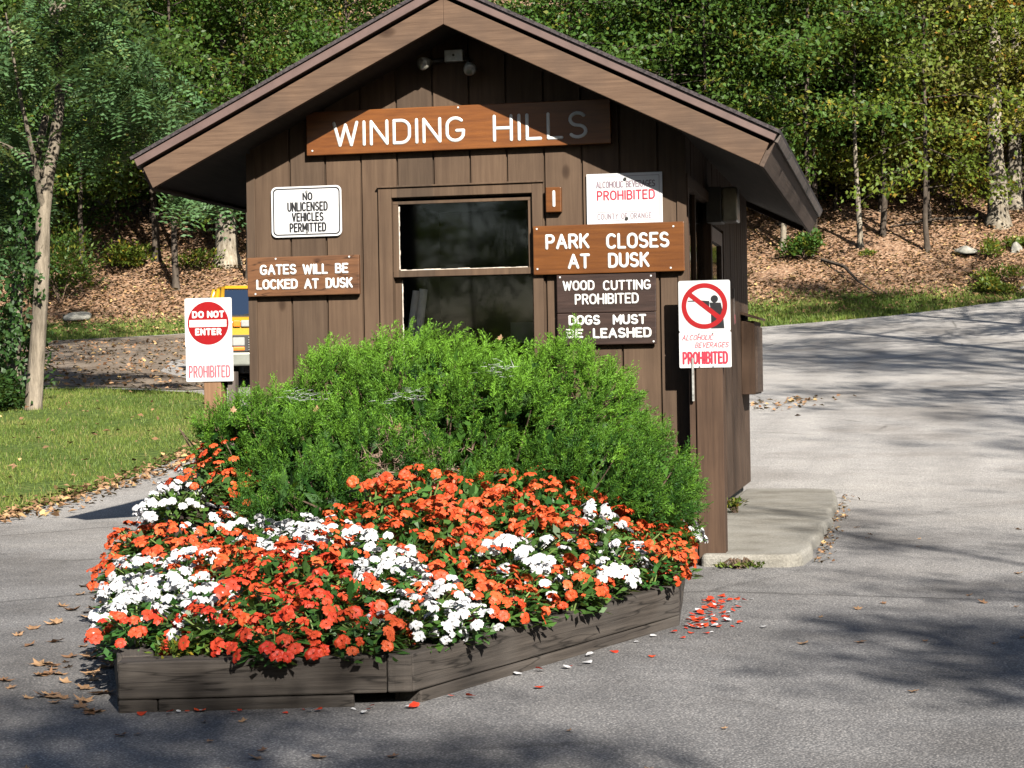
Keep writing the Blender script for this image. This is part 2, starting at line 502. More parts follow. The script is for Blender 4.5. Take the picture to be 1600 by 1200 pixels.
def thing(name, label, cat, loc=(0, 0, 0), group=None, rotz=0.0, local=False):
    o = bpy.data.objects.new(name, None)
    COL.objects.link(o)
    o.empty_display_size = .2
    o.location = loc; o.rotation_euler = (0, 0, rotz)
    o['label'] = label; o['category'] = cat
    if group: o['group'] = group
    ORIG[o.name] = (0, 0, 0) if local else tuple(loc)
    return o

def tag(o, label=None, cat=None, group=None, kind=None):
    if label: o['label'] = label
    if cat: o['category'] = cat
    if group: o['group'] = group
    if kind: o['kind'] = kind
    return o

def one(name, mb, mat, label, cat, loc, group=None, smooth=False, bevel=0):
    o = mb.build(name, mat, None, smooth, bevel, origin=loc)
    o.location = loc
    return tag(o, label, cat, group)

def np_mesh(name, V, nper, mat, tint=None, faces=None):
    """V: (n*nper,3) verts, every nper consecutive verts are one polygon."""
    V = np.ascontiguousarray(V, dtype=np.float32)
    nv = len(V); nf = nv // nper
    me = bpy.data.meshes.new(name)
    me.vertices.add(nv); me.vertices.foreach_set("co", V.ravel())
    me.loops.add(nv); me.loops.foreach_set("vertex_index", np.arange(nv, dtype=np.int32))
    me.polygons.add(nf); me.polygons.foreach_set("loop_start", np.arange(0, nv, nper, dtype=np.int32))
    me.update(calc_edges=True)
    if tint is not None:
        a = me.color_attributes.new("tint", 'FLOAT_COLOR', 'POINT')
        c = np.ones((nv, 4), np.float32)
        c[:, :2] = np.repeat(tint, nper, axis=0)
        a.data.foreach_set("color", c.ravel())
    me.materials.append(MATS[mat])
    return me

def link_mesh(name, me, parent=None):
    o = bpy.data.objects.new(name, me)
    COL.objects.link(o)
    if parent: o.parent = parent
    return o

def nrm(a):
    return a / (np.linalg.norm(a, axis=-1, keepdims=True) + 1e-9)

def leaf_quads(c, a, n, L, W, fold=.12):
    """folded rhombic leaves: centres c, long axes a, normals n."""
    a = nrm(a); n = nrm(n - a * np.sum(a * n, -1, keepdims=True)); b = np.cross(n, a)
    L = np.asarray(L).reshape(-1, 1); W = np.asarray(W).reshape(-1, 1)
    V = np.empty((len(c), 4, 3))
    V[:, 0] = c - a * L * .5
    V[:, 1] = c - a * L * .05 + b * W * .5 + n * L * fold
    V[:, 2] = c + a * L * .5
    V[:, 3] = c - a * L * .05 - b * W * .5 + n * L * fold
    return V.reshape(-1, 3)

# ------------------------------------------------------------------ ground, road, lot
ROAD = [(-40, -45), (45, -45), (60, 60), (30, 58), (20, 51), (12.46, 46.9), (9.1, 45.6), (6.0, 44.9), (0, 45.0), (-4, 45.8), (-6.6, 46.9), (-8.5, 46.3),
        (-12, 45.2), (-25, 43), (-25, 34), (-14, 32.6), (-8.6, 32.6), (-6.9, 32.2), (-5.1, 31.0), (-4.2, 28.5), (-3.6, 26.0), (-3.6, 22.3),
        (-3.86, 19.2), (-4.26, 15.9), (-5.0, 12.5), (-7, 8), (-12, 3), (-40, -6)]

def poly_sheet(name, poly, mat, lift, step=1.0):
    bm = bmesh.new()
    f = bm.faces.new([bm.verts.new((p[0], p[1], 0)) for p in poly])
    us = [p[0] for p in poly]; ds = [p[1] for p in poly]
    d = math.floor(min(ds))
    while d < max(ds):
        g = bm.verts[:] + bm.edges[:] + bm.faces[:]
        bmesh.ops.bisect_plane(bm, geom=g, plane_co=(0, d, 0), plane_no=(0, 1, 0)); d += step
    u = math.floor(min(us))
    while u < max(us):
        g = bm.verts[:] + bm.edges[:] + bm.faces[:]
        bmesh.ops.bisect_plane(bm, geom=g, plane_co=(u, 0, 0), plane_no=(1, 0, 0)); u += step * 4
    bmesh.ops.triangulate(bm, faces=bm.faces[:])
    for v in bm.verts:
        uu, dd = v.co.x, v.co.y
        x, y = to_xy(uu, dd)
        v.co = (x, y, float(Hud(uu, dd)) + lift)
    bmesh.ops.recalc_face_normals(bm, faces=bm.faces[:])
    if sum(f.normal.z for f in bm.faces) < 0:
        bmesh.ops.reverse_faces(bm, faces=bm.faces[:])
    me = bpy.data.meshes.new(name); bm.to_mesh(me); bm.free()
    me.materials.append(MATS[mat])
    me.shade_smooth()
    return tag(link_mesh(name, me), kind='structure')

def grassy(u, d):
    g = np.zeros(np.shape(u))
    lawn = (d < 33.5) & (u < -3) & (d > 10)
    g = np.where(lawn, np.clip(1.15 - .0 * u, 0, 1), g)
    right = (u > 1) & (d > 44) & (d < 50.5)
    edge = 47.4 + np.clip((u - 5) * .02, 0, 1) - np.clip((u - 9) * .25, 0, 2.2)
    g = np.where(right, np.clip(1.0 - (d - edge) * .5, 0, 1), g)
    left = (u <= 1) & (d > 43) & (d < 50)
    g = np.where(left, np.clip(1.0 - (d - 47.3) * .6, 0, 1), g)
    return g

def build_ground():
    us = np.concatenate([np.arange(-110, -24, 6), np.arange(-24, 26, .8), np.arange(26, 112, 6)])
    ds = np.concatenate([np.arange(-60, 8, 4), np.arange(8, 66, .6), np.arange(66, 140, 4)])
    U, D = np.meshgrid(us, ds)
    Z = Hud(U, D)
    bumps = .10 * np.sin(U * 1.3 + 2 * np.sin(D * .7)) * np.sin(D * 1.1 + U * .4) * np.clip((D - 48) / 3, 0, 1)
    Z = Z + bumps - np.where(in_poly(U, D, ROAD), .06, 0.0)
    X, Y = to_xy(U, D)
    V = np.stack([X, Y, Z], -1).reshape(-1, 3)
    nu, nd = len(us), len(ds)
    F = [(j * nu + i, j * nu + i + 1, (j + 1) * nu + i + 1, (j + 1) * nu + i) for j in range(nd - 1) for i in range(nu - 1)]
    me = bpy.data.meshes.new("ground"); me.from_pydata(V.tolist(), [], F)
    a = me.attributes.new("grassy", 'FLOAT', 'POINT')
    a.data.foreach_set("value", grassy(U, D).ravel().astype(np.float32))
    me.materials.append(MATS["forest_ground"]); me.shade_smooth()
    tag(link_mesh("ground", me), kind='structure')
build_ground()
poly_sheet("road", ROAD, "asphalt", 0.0)
poly_sheet("gravel_lot", [(-24.5, 34.2), (-14, 32.8), (-8.6, 32.8), (-6.9, 32.4), (-5.3, 31.4), (-4.6, 32.0), (-5.6, 33.6), (-6.6, 36), (-6.9, 39), (-5.2, 42.5), (-4.2, 45.4),
                          (-6.6, 46.7), (-8.5, 46.1), (-12, 45.0), (-24.5, 42.8)], "gravel_dirt", .015)

# ------------------------------------------------------------------ the booth
E_, O_, ZT, ZP, LR, LW = 1.899, .4226, 2.1826, 3.114, 5.44, 4.937
SL = math.atan2(ZP - ZT, E_)
CA, SA = math.cos(SL), math.sin(SL)
T_ = E_ / CA

def wall_top(x):
    return ZT + (E_ - abs(x)) * math.tan(SL) + .03

booth = thing("park_booth", "small brown wooden ticket booth with gable roof behind the juniper and flower bed", "booth", (0, 0, 0))

def siding(mb, s0, s1, openings, topf, fn, pitch=.238, gap=.014, first=None, breaks=()):
    xs = []
    x = s0 if first is None else first
    edges = [s0]
    while x < s1 - .03:
        if x > s0 + .03: edges.append(x)
        x += pitch
    edges.append(s1)
    def slab(a, b, z0, z1f, n0, n1):
        pts = [(a, z0), (b, z0), (b, z1f(b))]
        for br in breaks:
            if a < br < b: pts.append((br, z1f(br)))
        pts.append((a, z1f(a)))
        mb.prism(pts, fn, n0, n1)
    def clipped(a, b, n0, n1):
        cuts = sorted({a, b} | {v for o in openings for v in o[:2] if a < v < b})
        for p, q in zip(cuts[:-1], cuts[1:]):
            m = (p + q) / 2
            op = [o for o in openings if o[0] < m < o[1]]
            if not op:
                slab(p, q, 0, topf, n0, n1)
            else:
                o = op[0]
                if o[2] > .02: slab(p, q, 0, lambda _: o[2], n0, n1)
                slab(p, q, o[3], topf, n0, n1)
    for i in range(len(edges) - 1):
        a = edges[i] + (gap / 2 if i else 0); b = edges[i + 1] - (gap / 2 if i < len(edges) - 2 else 0)
        j = random.uniform(-.0012, .0012)
        clipped(a, b, -.001 + j, .016)
    clipped(s0 + .002, s1 - .002, .017, .06)

WX0, WX1, WZ0, WZ1 = -.455, .455, .85, 2.10
mb = MB()
siding(mb, -1.4, 1.4, [(WX0, WX1, WZ0, WZ1)], wall_top, lambda s, z, n: (s, n, z), first=-1.37, breaks=(0.0,))
front = mb.build("front_wall", "siding_wood", booth)
mb = MB()
SIDE_OPEN = [(.12, 1.50, 1.14, 2.13), (1.72, 2.68, .02, 2.02)]
flat_top = lambda s: wall_top(1.4) + .02
siding(mb, .062, LW, SIDE_OPEN, flat_top, lambda s, z, n: (1.4 - n, s, z), pitch=.2)
mb.build("side_wall", "side_siding_wood", booth)
mb = MB()
siding(mb, .062, LW, [], flat_top, lambda s, z, n: (-1.4 + n, s, z), pitch=.2)
mb.build("side_wall", "side_siding_wood", booth)
mb = MB()
siding(mb, -1.338, 1.338, [], wall_top, lambda s, z, n: (s, LW - n, z), breaks=(0.0,))
mb.build("back_wall", "side_siding_wood", booth)
# corner trim boards
for sx in (-1, 1):
    mb = MB(); mb.box(min(sx * 1.365, sx * 1.422), max(sx * 1.365, sx * 1.422), -.014, -.002, 0, wall_top(1.4) - .035)
    mb.build("corner_board", "siding_wood", booth)
mb = MB(); mb.box(-1.34, 1.34, .06, LW - .06, -.34, -.002)
mb.build("foundation", "concrete", booth)
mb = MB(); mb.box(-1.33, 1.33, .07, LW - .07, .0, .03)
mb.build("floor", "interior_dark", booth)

# front window
win = bpy.data.objects.new("window", None); COL.objects.link(win); win.parent = booth; ORIG[win.name] = (0, 0, 0)
mb = MB()
mb.box(-.541, -.455, -.024, -.001, .83, 2.168); mb.box(.455, .520, -.024, -.001, .83, 2.166)
mb.box(-.455, .455, -.023, -.001, 2.105, 2.167); mb.box(-.548, .528, -.036, -.0, 2.1685, 2.180)
mb.build("casing", "siding_wood", win, bevel=.003)
mb = MB()
mb.box(-.454, -.418, .004, .035, 1.605, 2.062); mb.box(.424, .450, .004, .035, 1.605, 2.062)
mb.box(-.454, .450, .003, .036, 2.0625, 2.082); mb.box(-.452, .452, -.004, .04, 1.600, 1.642)
mb.build("upper_sash", "siding_wood", win, bevel=.002)
mb = MB(); mb.box(-.4175, .4235, .018, .021, 1.6425, 2.062)
mb.build("pane", "window_glass", win)
for xa, xb in ((-.454, -.412), (.438, .454)):
    mb = MB(); mb.box(xa, xb, .045, .07, .84, 1.599); mb.build("sash_stile", "siding_wood", win)
mb = MB(); mb.box(-.4115, .4375, .055, .058, .85, 1.599)
mb.build("pane", "window_glass", win)
mb = MB()
pts = [(-.4165, z) for z in np.linspace(2.05, 1.648, 14)]
for (x, z), (x2, z2) in zip(pts[:-1], pts[1:]):
    wv = random.uniform(.003, .008); mb.box(x - .001, x + wv, .014, .0175, z2, z)
for k in range(22):
    x = -.41 + k * .0375; wv = random.uniform(.003, .008); mb.box(x, x + .0375, .014, .0175, 1.6425, 1.6425 + wv)
for k in range(12):
    z = 1.585 - k * .04; wv = random.uniform(.004, .008); mb.box(-.413, -.413 + wv, .050, .0545, z - .04, z)
mb.build("caulking", "caulk", win)

# side window, door, interior lining
sw = bpy.data.objects.new("window", None); COL.objects.link(sw); sw.parent = booth; ORIG[sw.name] = (0, 0, 0)
mb = MB()
mb.box(1.401, 1.425, .05, .12, 1.08, 2.2); mb.box(1.401, 1.425, 1.50, 1.57, 1.08, 2.2)
mb.box(1.401, 1.424, .12, 1.5, 2.13, 2.2); mb.box(1.401, 1.435, .12, 1.5, 1.08, 1.14); mb.box(1.365, 1.39, .79, .83, 1.14, 2.13)
mb.build("casing", "post_wood", sw, bevel=.002)
mb = MB(); mb.box(1.37, 1.373, .12, .788, 1.14, 2.13); mb.box(1.37, 1.373, .832, 1.5, 1.14, 2.13)
mb.build("pane", "window_glass", sw)
door = bpy.data.objects.new("door", None); COL.objects.link(door); door.parent = booth; ORIG[door.name] = (0, 0, 0)
mb = MB()
mb.box(1.36, 1.395, 1.725, 1.82, .03, 2.0); mb.box(1.36, 1.395, 2.58, 2.675, .03, 2.0); mb.box(1.36, 1.395, 1.82, 2.58, 1.9, 2.0)
mb.box(1.36, 1.394, 1.82, 2.58, .03, 1.05)
mb.build("door_frame", "dark_sign_wood", door)
mb = MB(); mb.box(1.373, 1.376, 1.82, 2.58, 1.05, 1.9); mb.build("pane", "window_glass", door)
mb = MB(); mb.tube([(1.40, 1.79, 1.0), (1.44, 1.79, 1.0)], .014, 10); mb.tube([(1.44, 1.79, 1.0), (1.475, 1.79, 1.0)], [.028, .022], 12)
mb.build("handle", "rod_metal", door, True)
mb = MB()
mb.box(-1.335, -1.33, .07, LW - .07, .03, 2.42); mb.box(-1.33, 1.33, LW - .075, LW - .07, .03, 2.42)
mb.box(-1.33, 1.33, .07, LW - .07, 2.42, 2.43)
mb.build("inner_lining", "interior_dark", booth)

# roof
roof = bpy.data.objects.new("roof", None); COL.objects.link(roof); roof.parent = booth; ORIG[roof.name] = (0, 0, 0)

def rp(t, n, side):
    return (side * (t * CA + n * SA), ZP - t * SA + n * CA)

def roof_piece(name, mat, side, t0, t1, n0, n1, y0, y1, bevel=0, peak=True):
    """strip of roof between slope distances t0..t1, offsets n0..n1; mitred at the ridge when t0 is 0."""
    def pt(t, n):
        if peak and t == 0:
            return (0.0, ZP + n / CA)
        return rp(t, n, side)
    poly = [pt(t0, n0), pt(t1, n0), pt(t1, n1), pt(t0, n1)]
    m = MB(); m.prism(poly, lambda p, q, n: (p, n, q), y0, y1)
    return m.build(name, mat, roof, bevel=bevel)

for sd_ in (-1, 1):
    roof_piece("shingles", "shingles", sd_, 0, T_ + .035, .216, .236, -O_ - .04, LR + .04)
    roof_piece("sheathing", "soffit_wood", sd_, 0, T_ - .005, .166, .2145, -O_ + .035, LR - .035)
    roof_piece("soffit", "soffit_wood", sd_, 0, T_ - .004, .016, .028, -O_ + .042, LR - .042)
    roof_piece("gable_fascia", "fascia_wood", sd_, 0, T_, 0, .143, -O_, -O_ + .04, bevel=.004)
    roof_piece("gable_fascia", "fascia_wood", sd_, 0, T_, 0, .143, LR - .04, LR, bevel=.004)
    roof_piece("trim_strip", "roof_trim", sd_, 0, T_ + .022, .163, .2145, -O_ - .026, -O_ + .034, bevel=.004)
    roof_piece("trim_strip", "roof_trim", sd_, 0, T_ + .022, .163, .2145, LR - .034, LR + .026)
    roof_piece("eave_fascia", "eave_wood", sd_, T_ - .003, T_ + .028, .001, .160, -O_ + .0415, LR - .0415, bevel=.003, peak=False)
    roof_piece("eave_trim", "eave_trim", sd_, T_ - .004, T_ + .043, .164, .2140, -O_ + .0345, LR - .0345, bevel=.003, peak=False)
    # clips along the eave trim
    for yy in (.55, 2.9):
        m = MB()
        a = rp(T_ + .0435, .158, sd_); b = rp(T_ + .052, .158, sd_); c = rp(T_ + .052, .2152, sd_); d = rp(T_ + .0435, .2152, sd_)
        m.prism([a, b, c, d], lambda p, q, n: (p, n, q), yy, yy + .05)
        m.build("trim_clip", "dark_metal", roof)
# purlin end / lookout strip under the back gable
for sd_ in (-1, 1):
    roof_piece("back_rafter", "eave_wood", sd_, 0, T_ - .02, -.03, .014, LW + .12, LW + .16)

# flood light in the gable
fl = thing("flood_light", "twin bulb flood light on a grey junction box under the gable peak", "flood light", (-.02, -.001, 2.98))
mb = MB(); mb.box(-.085, .035, -.055, -.002, 2.945, 3.02); mb.build("junction_box", "galvanised", fl, bevel=.004)
mb = MB(); mb.tube([(-.025, -.056, 2.985), (-.025, -.060, 2.985)], .008, 8); mb.build("screw", "dark_metal", fl)
for (bx, bz, dirx, ax) in ((-.205, 2.925, (-.35, -.75, -.25), -.085), (.10, 2.875, (.25, -.75, -.45), .035)):
    d = Vector(dirx).normalized(); c = Vector((bx, -.14, bz))
    mb = MB(); mb.tube([(ax, -.03, 2.96), (ax + (bx - ax) * .5, -.05, 2.955), c - d * .09], [.014, .014, .018], 8)
    arm = mb.build("arm", "dark_metal", fl, True)
    mb = MB()
    prof = [(-.10, .014), (-.08, .019), (-.05, .034), (-.02, .042), (0, .0425), (.008, .040), (.014, .029), (.018, .014), (.019, .002)]
    mb.tube([c + d * a for a, _ in prof], [r for _, r in prof], 16); mb.build("bulb", "bulb_glass", fl, True)

# wall lamp on the side wall
wl = thing("wall_lamp", "boxy wall lamp with milky lens on the booth side wall under the eave", "wall lamp", (1.402, 1.5, 2.1))
mb = MB(); mb.box(1.402, 1.51, 1.38, 1.62, 1.99, 2.235); mb.build("housing", "dark_metal", wl, bevel=.006)
mb = MB(); mb.box(1.5105, 1.618, 1.385, 1.615, 1.995, 2.23); mb.build("lens", "lamp_lens", wl, bevel=.012)
# pay box on the side wall
bx = thing("drop_box", "brown wooden drop box with sloping lid on the booth side wall", "drop box", (1.402, 4.5, .78))
mb = MB(); mb.box(1.402, 1.512, 4.15, 4.85, .765, 1.375); mb.build("box_body", "post_wood", bx, bevel=.004)
mb = MB(); mb.prism([(1.402, 1.43), (1.55, 1.385), (1.55, 1.405), (1.402, 1.452)], lambda p, q, n: (p, n, q), 4.10, 4.9); mb.build("lid", "post_wood", bx)
mb = MB(); mb.box(1.5125, 1.53, 4.2, 4.8, .78, 1.33); mb.build("front_panel", "eave_wood", bx)
tg = MB(); tg.prism([(3.42, 1.62), (3.47, 1.62), (3.50, 1.34), (3.44, 1.33)], lambda p, q, n: (1.404 + n, p, q), 0, .006)
tgo = thing("tag_strip", "narrow weathered strip with a small red label on the booth side wall", "tag", (1.404, 3.45, 1.45))
tg.build("strip", "eave_trim", tgo)
mb = MB(); mb.prism([(3.445, 1.41), (3.487, 1.41), (3.494, 1.345), (3.445, 1.34)], lambda p, q, n: (1.411 + n, p, q), 0, .002); mb.build("red_label", "faded_red", tgo)

# tubes leaning inside the lower window
def leaning(x0, x1, z1, lab, y):
    m = MB(); m.tube([(x0, y, .82), (x1, y - .03, z1)], .027, 16, cap=False); m.tube([(x0, y, .82), (x1, y - .03, z1)], .023, 16, cap=False)
    return one("cardboard_tube", m, "cardboard_tube", lab, "tube", (x0, y, .82), "cardboard tubes in the window", True)
leaning(-.44, -.325, 1.515, "left, lower of two pale cardboard tubes leaning behind the lower window pane", .115)
leaning(-.385, -.283, 1.525, "right, taller of two pale cardboard tubes leaning behind the lower window pane", .125)
m = MB(); m.box(-1.2, 1.2, .12, .7, .78, .82)
for xx in (-1.1, 1.05):
    m.box(xx, xx + .05, .15, .2, .031, .779); m.box(xx, xx + .05, .6, .65, .031, .779)
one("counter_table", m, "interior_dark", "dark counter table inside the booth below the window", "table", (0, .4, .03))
m = MB(); m.box(.28, .43, .1, .104, 1.17, 1.30)  # grey card stands in for the pale reflection in the lower pane
one("pane_reflection", m, "pane_reflection", "grey card behind the lower window pane standing in for a reflection", "reflection card", (.35, .1, 1.2))

# ------------------------------------------------------------------ stroke lettering
def arc(cx, cy, rx, ry, a0, a1, n=9):
    return [(cx + rx * math.cos(math.radians(a0 + (a1 - a0) * i / n)), cy + ry * math.sin(math.radians(a0 + (a1 - a0) * i / n))) for i in range(n + 1)]

G = {
 'A': (.72, [[(0, 0), (.36, 1), (.72, 0)], [(.13, .34), (.59, .34)]]),
 'B': (.60, [[(0, 0), (0, 1), (.32, 1)] + arc(.32, .76, .24, .24, 90, -90) + [(0, .52)], [(.32, .52)] + arc(.34, .26, .26, .26, 90, -90) + [(0, 0)]]),
 'C': (.64, [arc(.33, .67, .33, .33, 40, 180) + arc(.33, .33, .33, .33, 180, 320)]),
 'D': (.64, [[(0, 0), (0, 1), (.28, 1)] + arc(.28, .64, .36, .36, 90, 0) + arc(.28, .36, .36, .36, 0, -90) + [(.02, 0)]]),
 'E': (.54, [[(.54, 1), (0, 1), (0, 0), (.54, 0)], [(0, .52), (.44, .52)]]),
 'F': (.52, [[(.52, 1), (0, 1), (0, 0)], [(0, .52), (.42, .52)]]),
 'G': (.68, [arc(.34, .66, .34, .34, 42, 180) + arc(.34, .34, .34, .34, 180, 340) + [(.68, .44), (.40, .44)]]),
 'H': (.64, [[(0, 0), (0, 1)], [(.64, 0), (.64, 1)], [(0, .5), (.64, .5)]]),
 'I': (.0, [[(0, 0), (0, 1)]]),
 'K': (.62, [[(0, 0), (0, 1)], [(.58, 1), (.0, .42)], [(.2, .6), (.62, 0)]]),
 'L': (.50, [[(0, 1), (0, 0), (.5, 0)]]),
 'M': (.76, [[(0, 0), (0, 1), (.38, .3), (.76, 1), (.76, 0)]]),
 'N': (.66, [[(0, 0), (0, 1), (.66, 0), (.66, 1)]]),
 'O': (.68, [arc(.34, .66, .34, .34, 0, 180) + arc(.34, .34, .34, .34, 180, 360) + [(.68, .66)]]),
 'P': (.58, [[(0, 0), (0, 1), (.3, 1)] + arc(.3, .73, .27, .27, 90, -90) + [(0, .46)]]),
 'R': (.60, [[(0, 0), (0, 1), (.32, 1)] + arc(.32, .74, .26, .26, 90, -90) + [(0, .48)], [(.3, .48), (.6, 0)]]),
 'S': (.60, [arc(.3, .745, .28, .255, 35, 270, 12)[:-1] + arc(.3, .245, .30, .245, 90, -145, 12)]),
 'T': (.60, [[(0, 1), (.6, 1)], [(.3, 1), (.3, 0)]]),
 'U': (.64, [[(0, 1), (0, .32)] + arc(.32, .32, .32, .32, 180, 360) + [(.64, 1)]]),
 'V': (.66, [[(0, 1), (.33, 0), (.66, 1)]]),
 'W': (.96, [[(0, 1), (.24, 0), (.48, .9), (.72, 0), (.96, 1)]]),
 'Y': (.62, [[(0, 1), (.31, .5), (.62, 1)], [(.31, .5), (.31, 0)]]),
 '1': (.0, [[(0, 0), (0, 1)]]),
 ' ': (.30, []),
}

def stroke(mb, pts, r, y, h, closed=False):
    """one raised rounded stroke on a plane facing -y."""
    P = []
    for p in pts:
        if not P or (abs(p[0] - P[-1][0]) + abs(p[1] - P[-1][1])) > 1e-5: P.append(p)
    P = [np.array(p, float) for p in P]
    for i in range(1, len(P) - 1):
        a = (P[i] - P[i - 1]) / np.linalg.norm(P[i] - P[i - 1]); b = (P[i + 1] - P[i]) / np.linalg.norm(P[i + 1] - P[i])
        if np.dot(a, b) < .6:
            stroke(mb, P[:i + 1], r, y, h); stroke(mb, P[i:], r, y - .00007, h); return
    rings = []
    def dirn(i):
        a = P[max(i - 1, 0)]; b = P[min(i + 1, len(P) - 1)]
        return (b - a) / (np.linalg.norm(b - a) + 1e-9)
    d0 = (P[0] - P[1]) / np.linalg.norm(P[0] - P[1]); d1 = (P[-1] - P[-2]) / np.linalg.norm(P[-1] - P[-2])
    for th in (82, 60, 35):
        t = math.radians(th); rings.append((P[0] + d0 * r * math.sin(t), np.array([d0[1], -d0[0]]), r * math.cos(t)))
    for i in range(len(P)):
        if 0 < i < len(P) - 1:
            a = (P[i] - P[i - 1]) / np.linalg.norm(P[i] - P[i - 1]); b = (P[i + 1] - P[i]) / np.linalg.norm(P[i + 1] - P[i])
            t = a + b
            if np.linalg.norm(t) < .2:
                t = a
            t = t / np.linalg.norm(t)
            c = max(.5, float(np.dot(t, a)))
            rings.append((P[i], np.array([-t[1], t[0]]), r / c))
        else:
            d = -d0 if i == 0 else d1
            rings.append((P[i], np.array([-d[1], d[0]]), r))
    for th in (35, 60, 82):
        t = math.radians(th); rings.append((P[-1] + d1 * r * math.sin(t), np.array([-d1[1], d1[0]]), r * math.cos(t)))
    vs = []; fs = []
    for c, n, w_ in rings:
        for k, (s, hh) in enumerate(((-1, 0), (-.72, h * .8), (0, h), (.72, h * .8), (1, 0))):
            q = c + n * s * w_
            vs.append((q[0], y - hh * min(1, w_ / r + .2), q[1]))
    for i in range(len(rings) - 1):
        for k in range(4):
            fs.append((i * 5 + k, (i + 1) * 5 + k, (i + 1) * 5 + k + 1, i * 5 + k + 1))
    mb.add(vs, fs)

def text(mb, s, x0, x1, z0, z1, r, y, h, gap=.30, slant=0.0):
    wtot = sum(G[c][0] for c in s) + gap * (len(s) - 1)
    x0 += r; x1 -= r; z0 += r; z1 -= r
    if wtot == 0: wtot = 1
    k = (x1 - x0) / wtot
    cx = x0; H_ = z1 - z0
    for i, c in enumerate(s):
        for j, st in enumerate(G[c][1]):
            stroke(mb, [(cx + px * k + slant * pz * H_, z0 + pz * H_) for px, pz in st], r, y - .00013 * ((i * 3 + j) % 5), h)
        cx += (G[c][0] + gap) * k

def wood_sign(label, x0, x1, z0, z1, y0, y1, mat, words, r, nails, name="wood_sign", screws=True):
    s = thing(name, label, "sign", ((x0 + x1) / 2, y1, z0), "signs on the booth front")
    m = MB(); m.box(x0, x1, y0, y1, z0, z1); m.build("board", mat, s, bevel=.005)
    m = MB()
    for wd, a, b, c, d in words: text(m, wd, a, b, c, d, r, y0 - .0006, .0045)
    m.build("lettering", "white_paint", s, True)
    if nails:
        for nx, nz in nails:
            m = MB(); m.tube([(nx, y0 + .001, nz), (nx, y0 - .004, nz)], .006, 8); m.build("nail", "white_paint", s)
    return s

wood_sign("wide orange varnished board reading WINDING HILLS under the gable", -1.0, .966, 2.39, 2.668, -.055, -.016, "sign_wood",
          [('WINDING', -0.825, 0.042, 2.437, 2.599), ('HILLS', 0.219, 0.820, 2.428, 2.598)], .0105, [(-.96, 2.42), (.0, 2.655)])
wood_sign("weathered brown plank reading GATES WILL BE LOCKED AT DUSK", -1.415, -.667, 1.498, 1.750, -.05, -.016, "gate_sign_wood",
          [('GATES', -1.330, -1.083, 1.633, 1.702), ('WILL', -1.044, -0.873, 1.630, 1.699), ('BE', -0.827, -0.737, 1.632, 1.699),
           ('LOCKED', -1.356, -1.076, 1.540, 1.607), ('AT', -1.035, -0.935, 1.538, 1.606), ('DUSK', -0.892, -0.710, 1.538, 1.607)], .0076,
          [(-1.22, 1.738), (-.73, 1.738), (-1.36, 1.515)])
wood_sign("glossy orange brown board reading PARK CLOSES AT DUSK", .464, 1.41, 1.588, 1.893, -.055, -.026, "park_sign_wood",
          [('PARK', 0.541, 0.820, 1.743, 1.839), ('CLOSES', 0.924, 1.318, 1.734, 1.833), ('AT', 0.681, 0.822, 1.618, 1.713), ('DUSK', 0.934, 1.193, 1.617, 1.712)], .0092,
          [(.49, 1.875), (.49, 1.625), (1.345, 1.865), (1.325, 1.61)])
wood_sign("dark brown board reading WOOD CUTTING PROHIBITED", .607, 1.229, 1.345, 1.586, -.045, -.026, "dark_sign_wood",
          [('WOOD', 0.644, 0.846, 1.483, 1.547), ('CUTTING', 0.898, 1.198, 1.479, 1.543), ('PROHIBITED', 0.719, 1.121, 1.395, 1.463)], .0062,
          [(.63, 1.57), (1.2, 1.565)])
wood_sign("dark brown board reading DOGS MUST BE LEASHED half hidden by the juniper", .607, 1.227, 1.145, 1.343, -.045, -.026, "dark_sign_wood",
          [('DOGS', 0.677, 0.878, 1.267, 1.331), ('MUST', 0.955, 1.166, 1.266, 1.330), ('BE', 0.659, 0.770, 1.187, 1.247), ('LEASHED', 0.829, 1.197, 1.183, 1.248)], .0076,
          [(1.21, 1.16)])
wood_sign("small varnished wooden block with the number 1 right of the window", .548, .645, 1.977, 2.133, -.05, -.002, "park_sign_wood",
          [('1', 0.590, 0.610, 2.008, 2.112)], .0095, None)

def rrect(x0, x1, z0, z1, r, n=5):
    p = []
    for cx, cz, a in ((x1 - r, z1 - r, 0), (x0 + r, z1 - r, 90), (x0 + r, z0 + r, 180), (x1 - r, z0 + r, 270)):
        p += arc(cx, cz, r, r, a, a + 90, n)
    return p

def fr(p, q, n):
    return (p, n, q)

def ring_mesh(mb, outer, inner, y0, y1):
    n = len(outer)
    for i in range(n):
        j = (i + 1) % n
        mb.prism([outer[i], outer[j], inner[j], inner[i]], fr, y0, y1)

def flat_ring(mb, outer, inner, y):
    n = len(outer)
    vs = [(p[0], y, p[1]) for p in outer] + [(p[0], y, p[1]) for p in inner]
    mb.add(vs, [(i, (i + 1) % n, n + (i + 1) % n, n + i) for i in range(n)])

